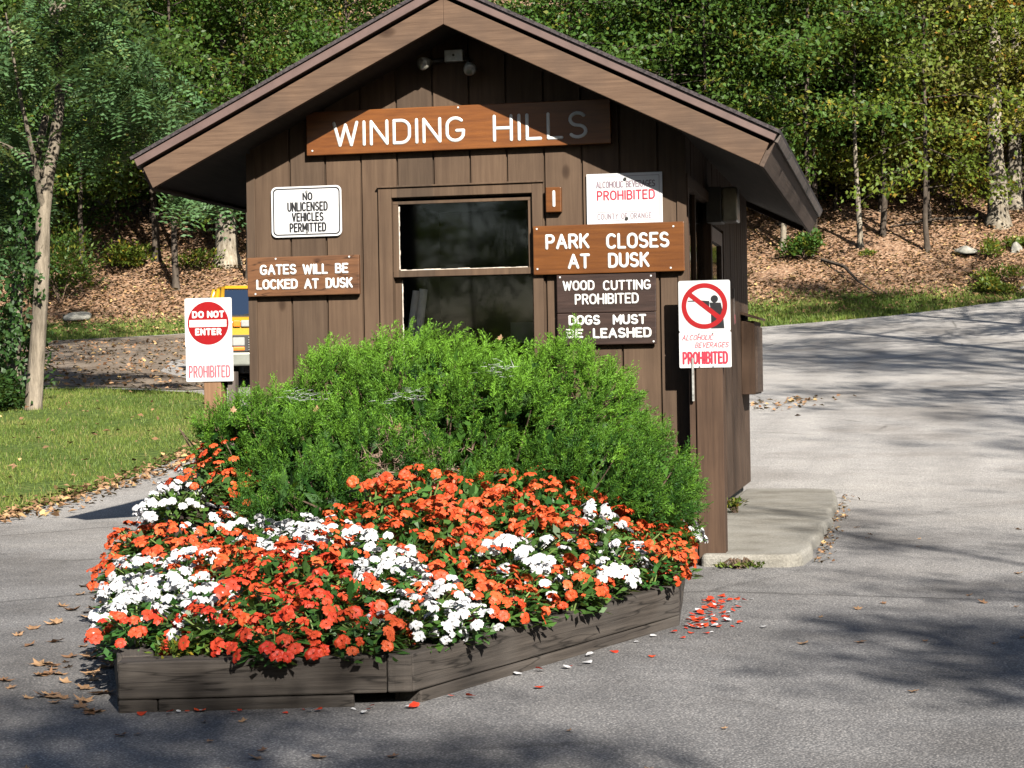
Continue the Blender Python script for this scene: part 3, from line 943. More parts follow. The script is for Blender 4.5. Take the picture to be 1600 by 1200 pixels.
# NO UNLICENSED VEHICLES PERMITTED
s = thing("metal_sign", "white metal sign with black border reading NO UNLICENSED VEHICLES PERMITTED", "sign", (-1.02, -.02, 1.88), "signs on the booth front")
m = MB(); m.prism(rrect(-1.254, -.784, 1.876, 2.200, .035), fr, -.020, -.017); m.build("panel", "sign_white", s)
m = MB(); flat_ring(m, rrect(-1.243, -.795, 1.887, 2.189, .028), rrect(-1.235, -.803, 1.895, 2.181, .023), -.0206); m.build("border", "black_paint", s)
m = MB()
for wd, a, b, c, d in [('NO', -1.044, -0.976, 2.108, 2.161), ('UNLICENSED', -1.147, -0.875, 2.038, 2.100), ('VEHICLES', -1.118, -0.904, 1.973, 2.032), ('PERMITTED', -1.134, -0.887, 1.905, 1.966)]:
    text(m, wd, a, b, c, d, .0052, -.0206, .0008, gap=.36)
m.build("lettering", "black_paint", s)
for z in (2.165, 1.908):
    m = MB(); m.tube([(-1.016, -.0195, z), (-1.016, -.024, z)], .009, 10); m.build("bolt", "galvanised", s)

# ALCOHOLIC BEVERAGES PROHIBITED, COUNTY OF ORANGE
s = thing("metal_sign", "white panel reading ALCOHOLIC BEVERAGES PROHIBITED COUNTY OF ORANGE above the park closes board", "sign", (1.04, -.02, 1.89), "signs on the booth front")
m = MB(); m.box(.803, 1.276, -.020, -.017, 1.896, 2.207); m.build("panel", "sign_white", s)
m = MB(); flat_ring(m, rrect(.822, 1.258, 1.913, 2.190, .004, 2), rrect(.8245, 1.2555, 1.9155, 2.1875, .003, 2), -.0206); m.build("border", "grey_ink", s)
m = MB(); text(m, 'ALCOHOLIC BEVERAGES', 0.862, 1.232, 2.117, 2.160, .0033, -.0206, .0008, gap=.3); text(m, 'COUNTY OF ORANGE', 0.868, 1.207, 1.922, 1.959, .0024, -.0206, .0006, gap=.36)
m.box(.868, 1.224, -.0208, -.0204, 1.966, 1.9685); m.build("small_lettering", "grey_ink", s)
m = MB(); text(m, 'PROHIBITED', 0.866, 1.230, 2.040, 2.102, .0050, -.0206, .0008, gap=.3); m.build("red_lettering", "red_ink", s)
for x, z in ((1.045, 2.170), (1.052, 1.925)):
    m = MB(); m.tube([(x, -.0195, z), (x, -.027, z)], .010, 10); m.build("bolt", "dark_metal", s)

# ------------------------------------------------------------------ posts with the two road signs
def gz(x, y): return float(Hxy(x, y))

po = MB(); po.box(1.482, 1.645, -.183, -.03, gz(1.55, -.1) - .1, 1.50)
one("sign_post", po, "post_wood", "dark square timber post at the right corner of the booth", "post", (1.56, -.1, gz(1.55, -.1) - .1), bevel=.006)
po = MB(); po.box(1.440, 1.4805, -.165, -.05, gz(1.45, -.1) - .1, 1.35)
one("side_plank", po, "post_wood", "narrow brown plank standing beside the right sign post", "plank", (1.46, -.1, gz(1.45, -.1) - .1))
po = MB(); po.box(1.459, 1.472, -.196, -.184, .79, 1.05)
one("metal_strap", po, "rod_metal", "thin metal strap hanging below the no hunting sign", "strap", (1.465, -.19, .79))

def circ(cx, cz, r, n=48):
    return [(cx + r * math.cos(2 * math.pi * i / n), cz + r * math.sin(2 * math.pi * i / n)) for i in range(n)]

s = thing("prohibition_sign", "square white sign with red slashed circle over a black hunter on the right post", "sign", (1.54, -.19, 1.21))
m = MB(); m.prism(rrect(1.384, 1.698, 1.210, 1.521, .012), fr, -.1885, -.1855); m.build("panel", "weathered_white", s)
cx, cz = 1.541, 1.3655
m = MB()
yb = -.1893
m.add([(x, yb, z) for x, z in circ(1.602, 1.4075, .0225, 20)], [tuple(range(20))])
body = [(1.572, 1.386), (1.640, 1.384), (1.652, 1.33), (1.660, 1.228), (1.580, 1.228), (1.580, 1.33)]
m.add([(x, yb, z) for x, z in body], [tuple(range(6))])
gun = [(1.440, 1.394), (1.440, 1.400), (1.520, 1.400), (1.571, 1.395), (1.571, 1.340), (1.535, 1.372), (1.515, 1.392)]
m.add([(x, yb, z) for x, z in gun], [tuple(range(7))])
m.build("hunter_figure", "black_paint", s)
m = MB(); flat_ring(m, circ(cx, cz, .139), circ(cx, cz, .110), -.1899)
a = math.radians(-39); dx, dz = math.cos(a), math.sin(a); nx, nz = -dz * .0145, dx * .0145
L2 = .112
m.add([(cx - dx * L2 + nx, -.1902, cz - dz * L2 + nz), (cx + dx * L2 + nx, -.1902, cz + dz * L2 + nz), (cx + dx * L2 - nx, -.1902, cz + dz * L2 - nz), (cx - dx * L2 - nx, -.1902, cz - dz * L2 - nz)], [(0, 1, 2, 3)])
m.build("red_ring", "red_paint", s)
s = thing("alcohol_sign", "white sign reading ALCOHOLIC BEVERAGES PROHIBITED in red below the no hunting sign", "sign", (1.54, -.19, .99))
m = MB(); m.prism(rrect(1.384, 1.700, .992, 1.2085, .008), fr, -.1885, -.1855); m.build("panel", "sign_white", s)
m = MB(); text(m, 'ALCOHOLIC', 1.400, 1.590, 1.158, 1.193, .0028, -.189, .0008, slant=.25); text(m, 'BEVERAGES', 1.478, 1.682, 1.112, 1.146, .0028, -.189, .0008, slant=.25)
m.build("thin_lettering", "faded_red", s)
m = MB(); text(m, 'PROHIBITED', 1.402, 1.680, 1.012, 1.091, .0066, -.189, .001, gap=.36); m.build("bold_lettering", "red_ink", s)
for x, z in ((1.507, 1.198), (1.59, 1.2), (1.507, 1.0), (1.59, 1.0)):
    m = MB(); m.tube([(x, -.188, z), (x, -.193, z)], .005, 8); m.build("bolt", "galvanised", s)

gl = gz(-1.76, .3)
po = MB(); po.box(-1.825, -1.705, .216, .336, gl - .1, 1.30)
one("sign_post", po, "pale_post_wood", "pale orange timber post behind the left road sign", "post", (-1.76, .28, gl - .1), bevel=.006)
po = MB(); po.box(-1.665, -1.612, .24, .30, gl - .1, 1.02)
one("metal_stake", po, "eave_trim", "thin grey stake beside the left sign post", "stake", (-1.64, .27, gl - .1))
s = thing("do_not_enter_sign", "white sign with red disc reading DO NOT ENTER left of the booth", "sign", (-1.78, .21, 1.18))
m = MB(); m.prism(rrect(-1.946, -1.618, 1.184, 1.510, .012), fr, .2095, .2125); m.build("panel", "sign_white", s)
cx, cz = -1.783, 1.3425
m = MB(); m.add([(x, .2088, z) for x, z in circ(cx, cz, .1425, 56)], [tuple(range(56))]); m.build("red_disc", "red_paint", s)
m = MB()
m.add([(-1.914, .2082, 1.318), (-1.655, .2082, 1.318), (-1.655, .2082, 1.365), (-1.914, .2082, 1.365)], [(0, 1, 2, 3)])
text(m, 'DO', -1.895, -1.812, 1.377, 1.424, .0060, .2083, .0010, gap=.40); text(m, 'NOT', -1.790, -1.670, 1.377, 1.424, .0060, .2083, .0010, gap=.36)
text(m, 'ENTER', -1.875, -1.691, 1.262, 1.309, .0060, .2083, .0010, gap=.42)
m.build("lettering", "white_paint", s)
s = thing("alcohol_sign", "faded white sign with pale red PROHIBITED below the do not enter sign", "sign", (-1.78, .21, .96))
m = MB(); m.prism(rrect(-1.942, -1.612, .957, 1.183, .008), fr, .2065, .209); m.build("panel", "sign_white", s)
m = MB(); text(m, 'PROHIBITED', -1.923, -1.633, .982, 1.064, .0050, .2058, .001, gap=.36); m.build("bold_lettering", "faded_red", s)
m = MB(); text(m, 'ALCOHOLIC', -1.915, -1.72, 1.130, 1.163, .0018, .2059, .0006, slant=.25); text(m, 'BEVERAGES', -1.84, -1.634, 1.083, 1.114, .0018, .2059, .0006, slant=.25)
m.build("thin_lettering", "ghost_ink", s)

# ------------------------------------------------------------------ concrete slab beside the booth
def slab():
    outline = [(1.50, -.24), (1.74, -.27), (2.02, -.25), (2.10, -.16), (2.14, .25), (2.12, .7), (2.17, 1.2), (2.15, 1.7), (2.20, 2.2), (2.15, 2.8), (2.19, 3.4), (2.16, 4.2), (2.12, 4.85), (1.9, 4.98), (1.345, 5.0), (1.345, -.02), (1.50, -.02)]
    bm = bmesh.new()
    top = []; bot = []
    for x, y in outline:
        zt = -.135 + max(0, y) * .014
        top.append(bm.verts.new((x, y, zt)))
        bot.append(bm.verts.new((x + (.02 if x > 1.5 else 0), y, gz(x, y) - .1)))
    n = len(top)
    bm.faces.new(top)
    for i in range(n):
        bm.faces.new((top[i], bot[i], bot[(i + 1) % n], top[(i + 1) % n]))
    bmesh.ops.recalc_face_normals(bm, faces=bm.faces[:])
    me = bpy.data.meshes.new("concrete_slab"); bm.to_mesh(me); bm.free()
    me.materials.append(MATS["concrete"])
    o = link_mesh("concrete_slab", me)
    md = o.modifiers.new("bevel", 'BEVEL'); md.width = .03; md.segments = 3
    tag(o, "worn pale concrete step slab along the right side of the booth", "step")
slab()

# ------------------------------------------------------------------ timber flower bed
PA, PB, PC, PD = (-.218, -5.012), (.861, -4.73), (1.642, -2.611), (1.42, -.30)
PE, PF = (-1.32, -2.55), (-1.62, -.35)
bed = thing("flower_bed", "raised flower bed edged with dark weathered timbers in front of the booth", "flower bed", (0, -2.5, -.25))

def timber(p, q, z0, z1, wd=.14, e0=0, e1=0, z0b=None, z1b=None):
    p = Vector((*p, 0)); q = Vector((*q, 0)); d = (q - p).normalized(); n = Vector((-d.y, d.x, 0))
    p = p - d * e0; q = q + d * e1
    if z0b is None: z0b, z1b = z0, z1
    m = MB()
    k = max(3, int((q - p).length / .25)); vs = []; fs = []
    for i in range(k + 1):
        t = i / k; c = p.lerp(q, t); j = lambda: random.uniform(-.0025, .0025)
        za = z0 + (z0b - z0) * t; zb = z1 + (z1b - z1) * t
        vs += [c + Vector((0, 0, za)) + n * j(), c + n * wd + Vector((0, 0, za)), c + n * wd + Vector((0, 0, zb + j())), c + n * j() + Vector((0, 0, zb + j()))]
    for i in range(k):
        for a in range(4):
            b = (a + 1) % 4
            fs.append((i * 4 + a, i * 4 + b, i * 4 + 4 + b, i * 4 + 4 + a))
    fs += [(0, 3, 2, 1), (k * 4, k * 4 + 1, k * 4 + 2, k * 4 + 3)]
    L = (q - p).length; ang = math.atan2(d.y, d.x)
    loc = p.copy()
    R = Matrix.Rotation(-ang, 4, 'Z')
    m.add([R @ (Vector(v) - loc) for v in vs], fs)
    o = m.build("timber", "timber_wood", bed, bevel=.007, origin=(0, 0, 0))
    o.location = loc - Vector((0, -2.5, -.25)); o.rotation_euler = (0, 0, ang)
    return o

def gzz(p): return gz(*p)
top0 = -.285 + .055
def course(p, q, e0=0, e1=0, split=None):
    a = gzz(p) + .048; b = gzz(q) + .048
    timber(p, q, a, a + .145, .145, e0, e1, b, b + .145)
Bm = (PA[0] + (PB[0] - PA[0]) * .915, PA[1] + (PB[1] - PA[1]) * .915)
course(PA, Bm, 0, -.002)
course(Bm, PB, 0, 0)
course(PB, PC, -.004, 0); course(PC, PD, -.012, 0)
course(PE, PA, 0, -.15); course(PF, PE, 0, -.004)
def base(p, q, e0=0, e1=0):
    a = gzz(p); b = gzz(q); timber(p, q, a - .09, a + .0455, .13, e0, e1, b - .09, b + .0455)
A1 = (PA[0] + (PB[0] - PA[0]) * .135, PA[1] + (PB[1] - PA[1]) * .135)
A2 = (PA[0] + (PB[0] - PA[0]) * .80, PA[1] + (PB[1] - PA[1]) * .80)
base(PA, A1, 0, -.004); base(A1, A2); base(PB, PC, -.06, 0); base(PC, PD, -.02, 0); base(PE, PA, 0, -.14); base(PF, PE)

BED = [PA, PB, PC, PD, PF, PE]

def dist_edge(x, y, poly=None):
    poly = poly or BED
    best = np.full(np.shape(x), 1e9)
    n = len(poly)
    for i in range(n):
        ax, ay = poly[i]; bx_, by_ = poly[(i + 1) % n]
        dx_, dy_ = bx_ - ax, by_ - ay
        if i == 3: continue
        t = np.clip(((x - ax) * dx_ + (y - ay) * dy_) / (dx_ * dx_ + dy_ * dy_), 0, 1)
        best = np.minimum(best, np.hypot(x - ax - t * dx_, y - ay - t * dy_))
    return np.where(in_poly(np.asarray(x), np.asarray(y), poly), best, -best)

def soil_z(x, y):
    d = dist_edge(x, y)
    fwd = np.clip((y + 4.9) / 2.6, 0, 1)
    sm = lambda a, b, v: np.clip((v - a) / (b - a), 0, 1) ** 2 * (3 - 2 * np.clip((v - a) / (b - a), 0, 1))
    amp = .12 + .21 * sm(-.1, .35, x) + .62 * sm(-.75, -1.05, x) * sm(-2.9, -2.0, y) - .10 * sm(.95, 1.4, x)
    rise = amp * (1 - np.exp(-np.maximum(0, d) / (.80 - .42 * fwd)))
    return -.125 + .04 * fwd + rise * (.28 + .72 * fwd)

def build_soil():
    bm = bmesh.new()
    inner = []
    c = (0.0, -2.6)
    bm.faces.new([bm.verts.new((p[0] + (c[0] - p[0]) * .03, p[1] + (c[1] - p[1]) * .03, 0)) for p in BED])
    for k in range(30):
        bmesh.ops.bisect_plane(bm, geom=bm.verts[:] + bm.edges[:] + bm.faces[:], plane_co=(0, -5.1 + k * .17, 0), plane_no=(0, 1, 0))
    for k in range(22):
        bmesh.ops.bisect_plane(bm, geom=bm.verts[:] + bm.edges[:] + bm.faces[:], plane_co=(-1.7 + k * .16, 0, 0), plane_no=(1, 0, 0))
    for v in bm.verts:
        v.co.z = float(soil_z(v.co.x, v.co.y)) + random.uniform(-.012, .012)
        v.co -= Vector((0, -2.5, -.25))
    me = bpy.data.meshes.new("soil"); bm.to_mesh(me); bm.free(); me.materials.append(MATS["soil"]); me.shade_smooth()
    link_mesh("soil", me, bed)
build_soil()

# ------------------------------------------------------------------ juniper
def build_juniper():
    root = thing("juniper_shrub", "broad spreading green juniper shrub in the flower bed before the booth", "shrub", (.2, -1.4, .05))
    org = np.array([.2, -1.4, .05])
    lobes = [  # cx cy cz rx ry rz
        (.12, -1.25, .42, .95, .80, .80), (.82, -1.26, .46, .58, .58, .69), (-.44, -1.20, .40, .46, .55, .78), (.40, -1.55, .38, .9, .60, .66),
        (1.22, -1.35, .26, .40, .50, .44), (1.02, -1.80, .22, .52, .46, .44), (.05, -2.0, .26, .70, .42, .46), (-.45, -1.72, .34, .42, .42, .48),
        (-.32, -2.28, .16, .42, .36, .38), (-.86, -1.35, .56, .30, .34, .34), (-1.02, -1.45, .62, .20, .26, .18), (.50, -2.12, .20, .50, .34, .34), (1.32, -1.72, .20, .32, .34, .36)]
    LB = np.array(lobes)
    r = np.random.default_rng(11)
    area = LB[:, 3] * LB[:, 5] + LB[:, 3] * LB[:, 4]
    nb = 5600
    idx = r.choice(len(LB), nb, p=area / area.sum())
    dv = nrm(r.normal(size=(nb, 3)))
    dv[:, 2] = np.abs(dv[:, 2]) * np.where(r.random(nb) < .8, 1, -1)
    dv = nrm(dv)
    rr = .95 - np.abs(r.normal(0, .08, nb))
    lump = 1 + .08 * np.sin(dv[:, 0] * 7 + idx) * np.sin(dv[:, 2] * 6 + idx * 2) + .05 * np.sin(dv[:, 0] * 17 + dv[:, 1] * 13)
    p = LB[idx, :3] + dv * LB[idx, 3:6] * (rr * lump)[:, None]
    keep = np.ones(nb, bool)
    for k in range(len(LB)):
        q = (p - LB[k, :3]) / LB[k, 3:6]
        keep &= (np.sum(q * q, 1) > .66) | (idx == k)
    keep &= (p[:, 2] > -.02) & (p[:, 1] < -.16)
    for hx, hz, hr in ((-.42, .50, .10), (.12, .42, .12), (.78, .72, .06), (.45, .52, .07), (-.2, .62, .05)):
        keep &= ~((np.hypot(p[:, 0] - hx, p[:, 2] - hz) < hr) & (r.random(nb) < .85) & (p[:, 1] < -1.5))
    p = p[keep]; dv = dv[keep]; nb = len(p)
    bdir = nrm(dv * .55 + np.array([.26, -.12, .26]) + r.normal(0, .32, (nb, 3)))
    BL = r.uniform(.08, .16, nb)
    top = np.clip((p[:, 2] - .30) / .85, 0, 1)  # higher sprays tinted brighter: new growth plus sunlit top put into the colour
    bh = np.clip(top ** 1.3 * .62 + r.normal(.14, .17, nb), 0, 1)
    K = 13
    bi = np.repeat(np.arange(nb), K); n = len(bi)
    t0 = np.tile((np.arange(K) + .5) / K, nb)
    side0 = nrm(np.cross(bdir, r.normal(size=(nb, 3))))[bi]; up0 = np.cross(side0, bdir[bi])
    sgn = np.where(np.arange(n) % 2 == 0, 1., -1.)
    ax = nrm(bdir[bi] * 1.0 + side0 * (sgn * r.uniform(.25, .75, n))[:, None] + up0 * r.normal(0, .30, n)[:, None])
    base = p[bi] + bdir[bi] * (BL[bi] * (t0 - .45))[:, None] + np.array([0, 0, 1.]) * (BL[bi] * .15 * t0 * t0)[:, None]
    L = r.uniform(.04, .08, n) * (1.1 - .45 * t0)
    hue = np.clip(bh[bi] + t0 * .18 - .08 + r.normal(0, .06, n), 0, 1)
    side = nrm(np.cross(ax, r.normal(size=(n, 3)))); up = np.cross(side, ax)
    V = []; T = []
    m_ = 9
    for j in range(m_):
        t = (j + .3) / m_
        sg = 1 if j % 2 else -1
        c0 = base + ax * (L * t)[:, None]
        dirn = nrm(ax + side * (sg * .55) + up * r.normal(0, .4, n)[:, None])
        ln = (L * .48 * (1.05 - t * .6) * r.uniform(.7, 1.25, n))[:, None]
        wv = nrm(np.cross(dirn, r.normal(size=(n, 3)))) * .0025
        V.append(np.stack([c0, c0 + dirn * ln * .4 + wv, c0 + dirn * ln, c0 + dirn * ln * .4 - wv], 1))
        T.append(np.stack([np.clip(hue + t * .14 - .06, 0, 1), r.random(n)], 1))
    V = np.concatenate(V).reshape(-1, 3) - org; T = np.concatenate(T)
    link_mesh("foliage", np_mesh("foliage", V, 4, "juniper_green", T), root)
    # inner mass of shaded sprigs
    mb = MB()
    for k, l in enumerate(LB):
        for i in range(26):
            a = r.uniform(0, 2 * np.pi); e = r.uniform(-.2, 1.4)
            d = Vector((math.cos(a) * math.cos(e) * l[3], math.sin(a) * math.cos(e) * l[4], math.sin(e) * l[5]))
            c = Vector(l[:3]); b = Vector((l[0] * .8, l[1] * .9 - .1, .02))
            q = c + d * .9
            if q.y > -.1: continue
            mid = b.lerp(q, .5) + Vector(r.normal(0, .05, 3))
            mb.tube([b, mid, q], [.012, .007, .002], 4, False)
    # bare crooked stems below the left arm
    for i in range(12):
        b = Vector((-1.0 + r.normal(0, .05), -1.3 + r.normal(0, .05), .12)); q = Vector((-1.08 + r.normal(0, .12), -1.5 + r.normal(0, .1), .6 + r.random() * .1))
        mb.tube([b, b.lerp(q, .5) + Vector(r.normal(0, .035, 3)), q], [.012, .008, .003], 5, False)
    mb.build("stems", "twig_brown", root)
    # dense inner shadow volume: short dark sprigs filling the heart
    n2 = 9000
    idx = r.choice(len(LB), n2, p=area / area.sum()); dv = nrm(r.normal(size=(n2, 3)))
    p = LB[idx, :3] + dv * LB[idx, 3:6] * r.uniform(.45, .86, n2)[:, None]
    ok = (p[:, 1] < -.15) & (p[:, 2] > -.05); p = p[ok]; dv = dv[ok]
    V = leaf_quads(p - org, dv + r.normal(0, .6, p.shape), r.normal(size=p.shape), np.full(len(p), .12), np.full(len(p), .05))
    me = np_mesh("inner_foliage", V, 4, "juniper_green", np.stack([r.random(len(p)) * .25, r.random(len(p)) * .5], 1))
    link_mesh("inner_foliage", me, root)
    # dead brown patch
    n3 = 420
    c = np.array([.14, -2.05, .46])
    p = c + r.normal(0, 1, (n3, 3)) * np.array([.13, .10, .10])
    V = []
    for j in range(5):
        d = nrm(r.normal(size=(n3, 3)) + np.array([0, -.6, .3])); wv = nrm(np.cross(d, r.normal(size=(n3, 3)))) * .003
        V.append(np.stack([p - wv, p + wv, p + d * r.uniform(.03, .08, (n3, 1))], 1))
    V = np.concatenate(V).reshape(-1, 3) - org
    link_mesh("dead_sprigs", np_mesh("dead_sprigs", V, 3, "dead_sprig"), root)
    # spider webs lying on the foliage
    for k, (x, y, z, sx, sy, lab) in enumerate(((.62, -1.92, 1.00, .10, .06, "white patch of spider web lying on the right of the juniper"),
                                               (-.50, -1.78, .88, .13, .05, "long thin spider web on the left shoulder of the juniper"),
                                               (.13, -1.96, .87, .11, .05, "grey sagging spider web at the middle of the juniper"))):
        m = []
        q = r.normal(0, 1, (70, 3)) * np.array([sx * .45, sy * .45, .02]) + np.array([x, y, z])
        d = nrm(r.normal(size=(70, 3)) * np.array([1, .6, .15])); wv = nrm(np.cross(d, r.normal(size=(70, 3)))) * .0011
        ln = r.uniform(.02, .07, (70, 1))
        V = np.stack([q - wv, q + wv, q + d * ln], 1).reshape(-1, 3)
        o = link_mesh("spider_web", np_mesh("spider_web", V - np.array([x, y, z]), 3, "web_silk")); o.location = (x, y, z)
        tag(o, lab, "spider web", "spider webs on the juniper")
build_juniper()

# ------------------------------------------------------------------ impatiens
def blossom_mesh(name, mat, seed):
    r = random.Random(seed); m = MB()
    for k in range(5):
        a = 2 * math.pi * k / 5 + r.uniform(-.12, .12); s = r.uniform(.88, 1.1); tilt = r.uniform(-.002, .006)
        pts = [(.002, 0), (.011, .0105), (.020, .0125), (.0265, .0075), (.0245, 0), (.0265, -.0075), (.020, -.0125), (.011, -.0105)]
        ca, sa = math.cos(a), math.sin(a)
        vs = []
        for i, (x, y) in enumerate(pts):
            z = .10 * x + tilt * (x / .026) - .012 * (x / .027) ** 3 + k * .0006 + (.003 if abs(y) > .01 else 0)
            vs.append(((x * ca - y * sa) * s, (x * sa + y * ca) * s, z))
        c = (.016 * ca * s, .016 * sa * s, .0022 + k * .0006)
        m.add(vs + [c], [(i, (i + 1) % 8, 8) for i in range(8)])
    return m.mesh(name, mat)

BLOS = {c: [blossom_mesh("blossom", c + "_petal", i) for i in range(4)] for c in ("orange", "red", "white")}

def impatiens_mesh(seed, rad, hgt):
    r = np.random.default_rng(seed)
    n = 190
    th = r.uniform(0, 2 * np.pi, n); ph = np.arccos(r.uniform(.0, 1, n)); k = r.uniform(.55, 1.0, n)
    d = np.stack([np.cos(th) * np.sin(ph), np.sin(th) * np.sin(ph), np.cos(ph)], 1)
    c = d * np.array([rad, rad, hgt]) * k[:, None]
    a = nrm(d * np.array([1, 1, .2]) + r.normal(0, .4, (n, 3))); nn = nrm(d * .5 + np.array([0, 0, .8]) + r.normal(0, .35, (n, 3)))
    V = leaf_quads(c, a, nn, r.uniform(.045, .075, n), r.uniform(.024, .036, n), .08)
    return np_mesh("leaves", V, 4, "impatiens_leaf", np.stack([r.random(n), r.random(n)], 1))

IMP = [impatiens_mesh(i, .17, .20) for i in range(4)]

def stems_mesh(seed):
    r = random.Random(seed); m = MB()
    for i in range(7):
        a = r.uniform(0, 6.28); q = Vector((.12 * math.cos(a), .12 * math.sin(a), .15)); m.tube([(0, 0, -.05), q * .5 + Vector((0, 0, .03)), q], [.006, .004, .003], 5, False)
    return m.mesh("stems", "stem_green")
STM = [stems_mesh(i) for i in range(2)]

def to_px(p):
    d = Vector(p) - Vector((CX, CY, CZ)); w_ = d.dot(_f)
    return 800 + 3000 * d.dot(_r) / w_, 600 - 3000 * d.dot(_u) / w_

def build_flowers():
    r = np.random.default_rng(5)
    # planting rows: colour regions are drawn in bed coordinates further below
    pts = []
    tries = 0
    poly = BED
    while tries < 14000:
        tries += 1
        x = r.uniform(-1.75, 1.75); y = r.uniform(-5.0, -.5)
        de = float(dist_edge(np.array(x), np.array(y)))
        if de < (.06 if x < -1.1 or x > 1.1 else .07): continue
        if math.hypot(x + .218, y + 5.012) < .36: continue
        if ((x - .1) / 1.25) ** 2 + ((y + 1.25) / .80) ** 2 < 1 and y > -2.45: continue
        if ((x + .36) / .44) ** 2 + ((y + 2.3) / .34) ** 2 < 1: continue
        if abs(x) < 1.0 and y > -1.2: continue
        if all((x - a) ** 2 + (y - b) ** 2 > .185 ** 2 for a, b in pts):
            pts.append((x, y))
    return pts
PLANTS = build_flowers()

# colour layout of the bed: white drifts as strips (x, y) polylines with a half width
WHITE = [([(-1.52, -.4), (-1.45, -1.2), (-1.32, -1.9)], .17), ([(-.95, -2.3), (-.62, -2.38)], .13),
         ([(-.5, -2.65), (-.1, -3.0), (.25, -3.6), (.5, -3.85), (.75, -4.1), (.9, -4.4)], .15),
         ([(-.88, -3.1), (-.62, -3.5)], .17), ([(-.5, -3.9), (-.2, -4.45)], .16), ([(.88, -3.2), (1.15, -3.6)], .14),
         ([(1.15, -2.5), (1.28, -2.9), (1.36, -3.1)], .16), ([(1.42, -.8), (1.5, -1.3)], .10)]

def is_white(x, y):
    for pl, hw in WHITE:
        for (ax, ay), (bx_, by_) in zip(pl[:-1], pl[1:]):
            dx_, dy_ = bx_ - ax, by_ - ay
            t = max(0, min(1, ((x - ax) * dx_ + (y - ay) * dy_) / (dx_ * dx_ + dy_ * dy_)))
            if math.hypot(x - ax - t * dx_, y - ay - t * dy_) < hw: return True
    return False

def plant_flowers():
    r = random.Random(3)
    for (x, y) in PLANTS:
        de = float(dist_edge(np.array(x), np.array(y)))
        z = float(soil_z(np.array(x), np.array(y)))
        white = is_white(x, y)
        col = 'white' if white else ('red' if (y < -3.7 and x < .55 and r.random() < .6) else 'orange')  # front left blossoms redder: shade there put into the petal colour
        hs = (.75 + .5 * min(1, de / .7)) * r.uniform(.92, 1.12)
        lab = {"white": "white impatiens plant in bloom in the timber flower bed", "red": "impatiens plant in bloom, tinted redder for shade near the front of the flower bed",
               "orange": "orange impatiens plant in bloom in the timber flower bed"}[col]
        root = thing("impatiens", lab, "flower", (x, y, z), "%s impatiens plants in the flower bed" % col, r.uniform(0, 6.28), local=True)
        lv = link_mesh("leaves", IMP[r.randrange(4)], root); lv.scale = (1.05, 1.05, hs)
        st = link_mesh("stems", STM[r.randrange(2)], root)
        nb = r.randint(22, 32) if col != 'white' else r.randint(24, 34)
        for k in range(nb):
            a = r.uniform(0, 6.283); cz_ = r.uniform(.12, 1.0); sp_ = math.sqrt(1 - cz_ * cz_)
            d = Vector((math.cos(a) * sp_, math.sin(a) * sp_, cz_))
            b = bpy.data.objects.new("blossom", BLOS[col][r.randrange(4)]); COL.objects.link(b); b.parent = root
            kk = r.uniform(.98, 1.14)
            b.location = (d.x * .185 * kk, d.y * .185 * kk, d.z * .205 * hs * kk + .012)
            nd = (d * .8 + Vector((.12 + r.uniform(-.5, .5), -.38 + r.uniform(-.5, .5), .22 + r.uniform(-.2, .2)))).normalized()
            b.rotation_mode = 'QUATERNION'; b.rotation_quaternion = nd.to_track_quat('Z', 'Y')
            sc_ = r.uniform(.85, 1.28); b.scale = (sc_, sc_ * r.uniform(.8, 1.05), sc_ * r.uniform(.4, 1.7))
plant_flowers()

def leggy():
    r = random.Random(8)
    for (x, y, h, nb, lab) in ((.20, -2.92, .40, 7, "leggy orange impatiens on tall bare stems before the middle of the juniper"), (.42, -2.80, .34, 4, "tall orange impatiens stem standing above the bed right of the leggy one")):
        z = float(soil_z(np.array(x), np.array(y)))
        root = thing("impatiens", lab, "flower", (x, y, z), None, 0, local=True)
        m = MB(); tips = []
        for k in range(4):
            q = Vector((r.uniform(-.10, .10), r.uniform(-.06, .06), h * r.uniform(.85, 1.0))); m.tube([(q.x * .3, 0, -.04), (q.x * .5, q.y * .5, h * .5), q], [.006, .0055, .004], 6, False); tips.append(q)
        m.build("stems", "stem_green", root, True, origin=(0, 0, 0))
        n = 42; c = np.array([[*(tips[k % 4] * r.uniform(.5, 1.02))] for k in range(n)]) + np.random.default_rng(3).normal(0, .03, (n, 3))
        g = np.random.default_rng(4); V = leaf_quads(c, g.normal(size=(n, 3)) * np.array([1, 1, .3]), np.array([0, -.4, 1.]) + g.normal(0, .35, (n, 3)), g.uniform(.045, .075, n), g.uniform(.028, .042, n), .06)
        link_mesh("leaves", np_mesh("leaves", V, 4, "impatiens_leaf", np.stack([g.random(n), g.random(n)], 1)), root)
        for k in range(nb):
            b = link_mesh("blossom", BLOS["orange"][k % 4], root); q = tips[k % 4]
            b.location = (q.x * 1.2 + r.uniform(-.05, .05), q.y - .03 + r.uniform(-.03, .03), q.z + r.uniform(-.04, .05))
            b.rotation_mode = 'QUATERNION'; b.rotation_quaternion = Vector((r.uniform(-.4, .5), -.8, r.uniform(.1, .9))).to_track_quat('Z', 'Y'); b.scale = (1.15, 1.15, 1.6)
leggy()

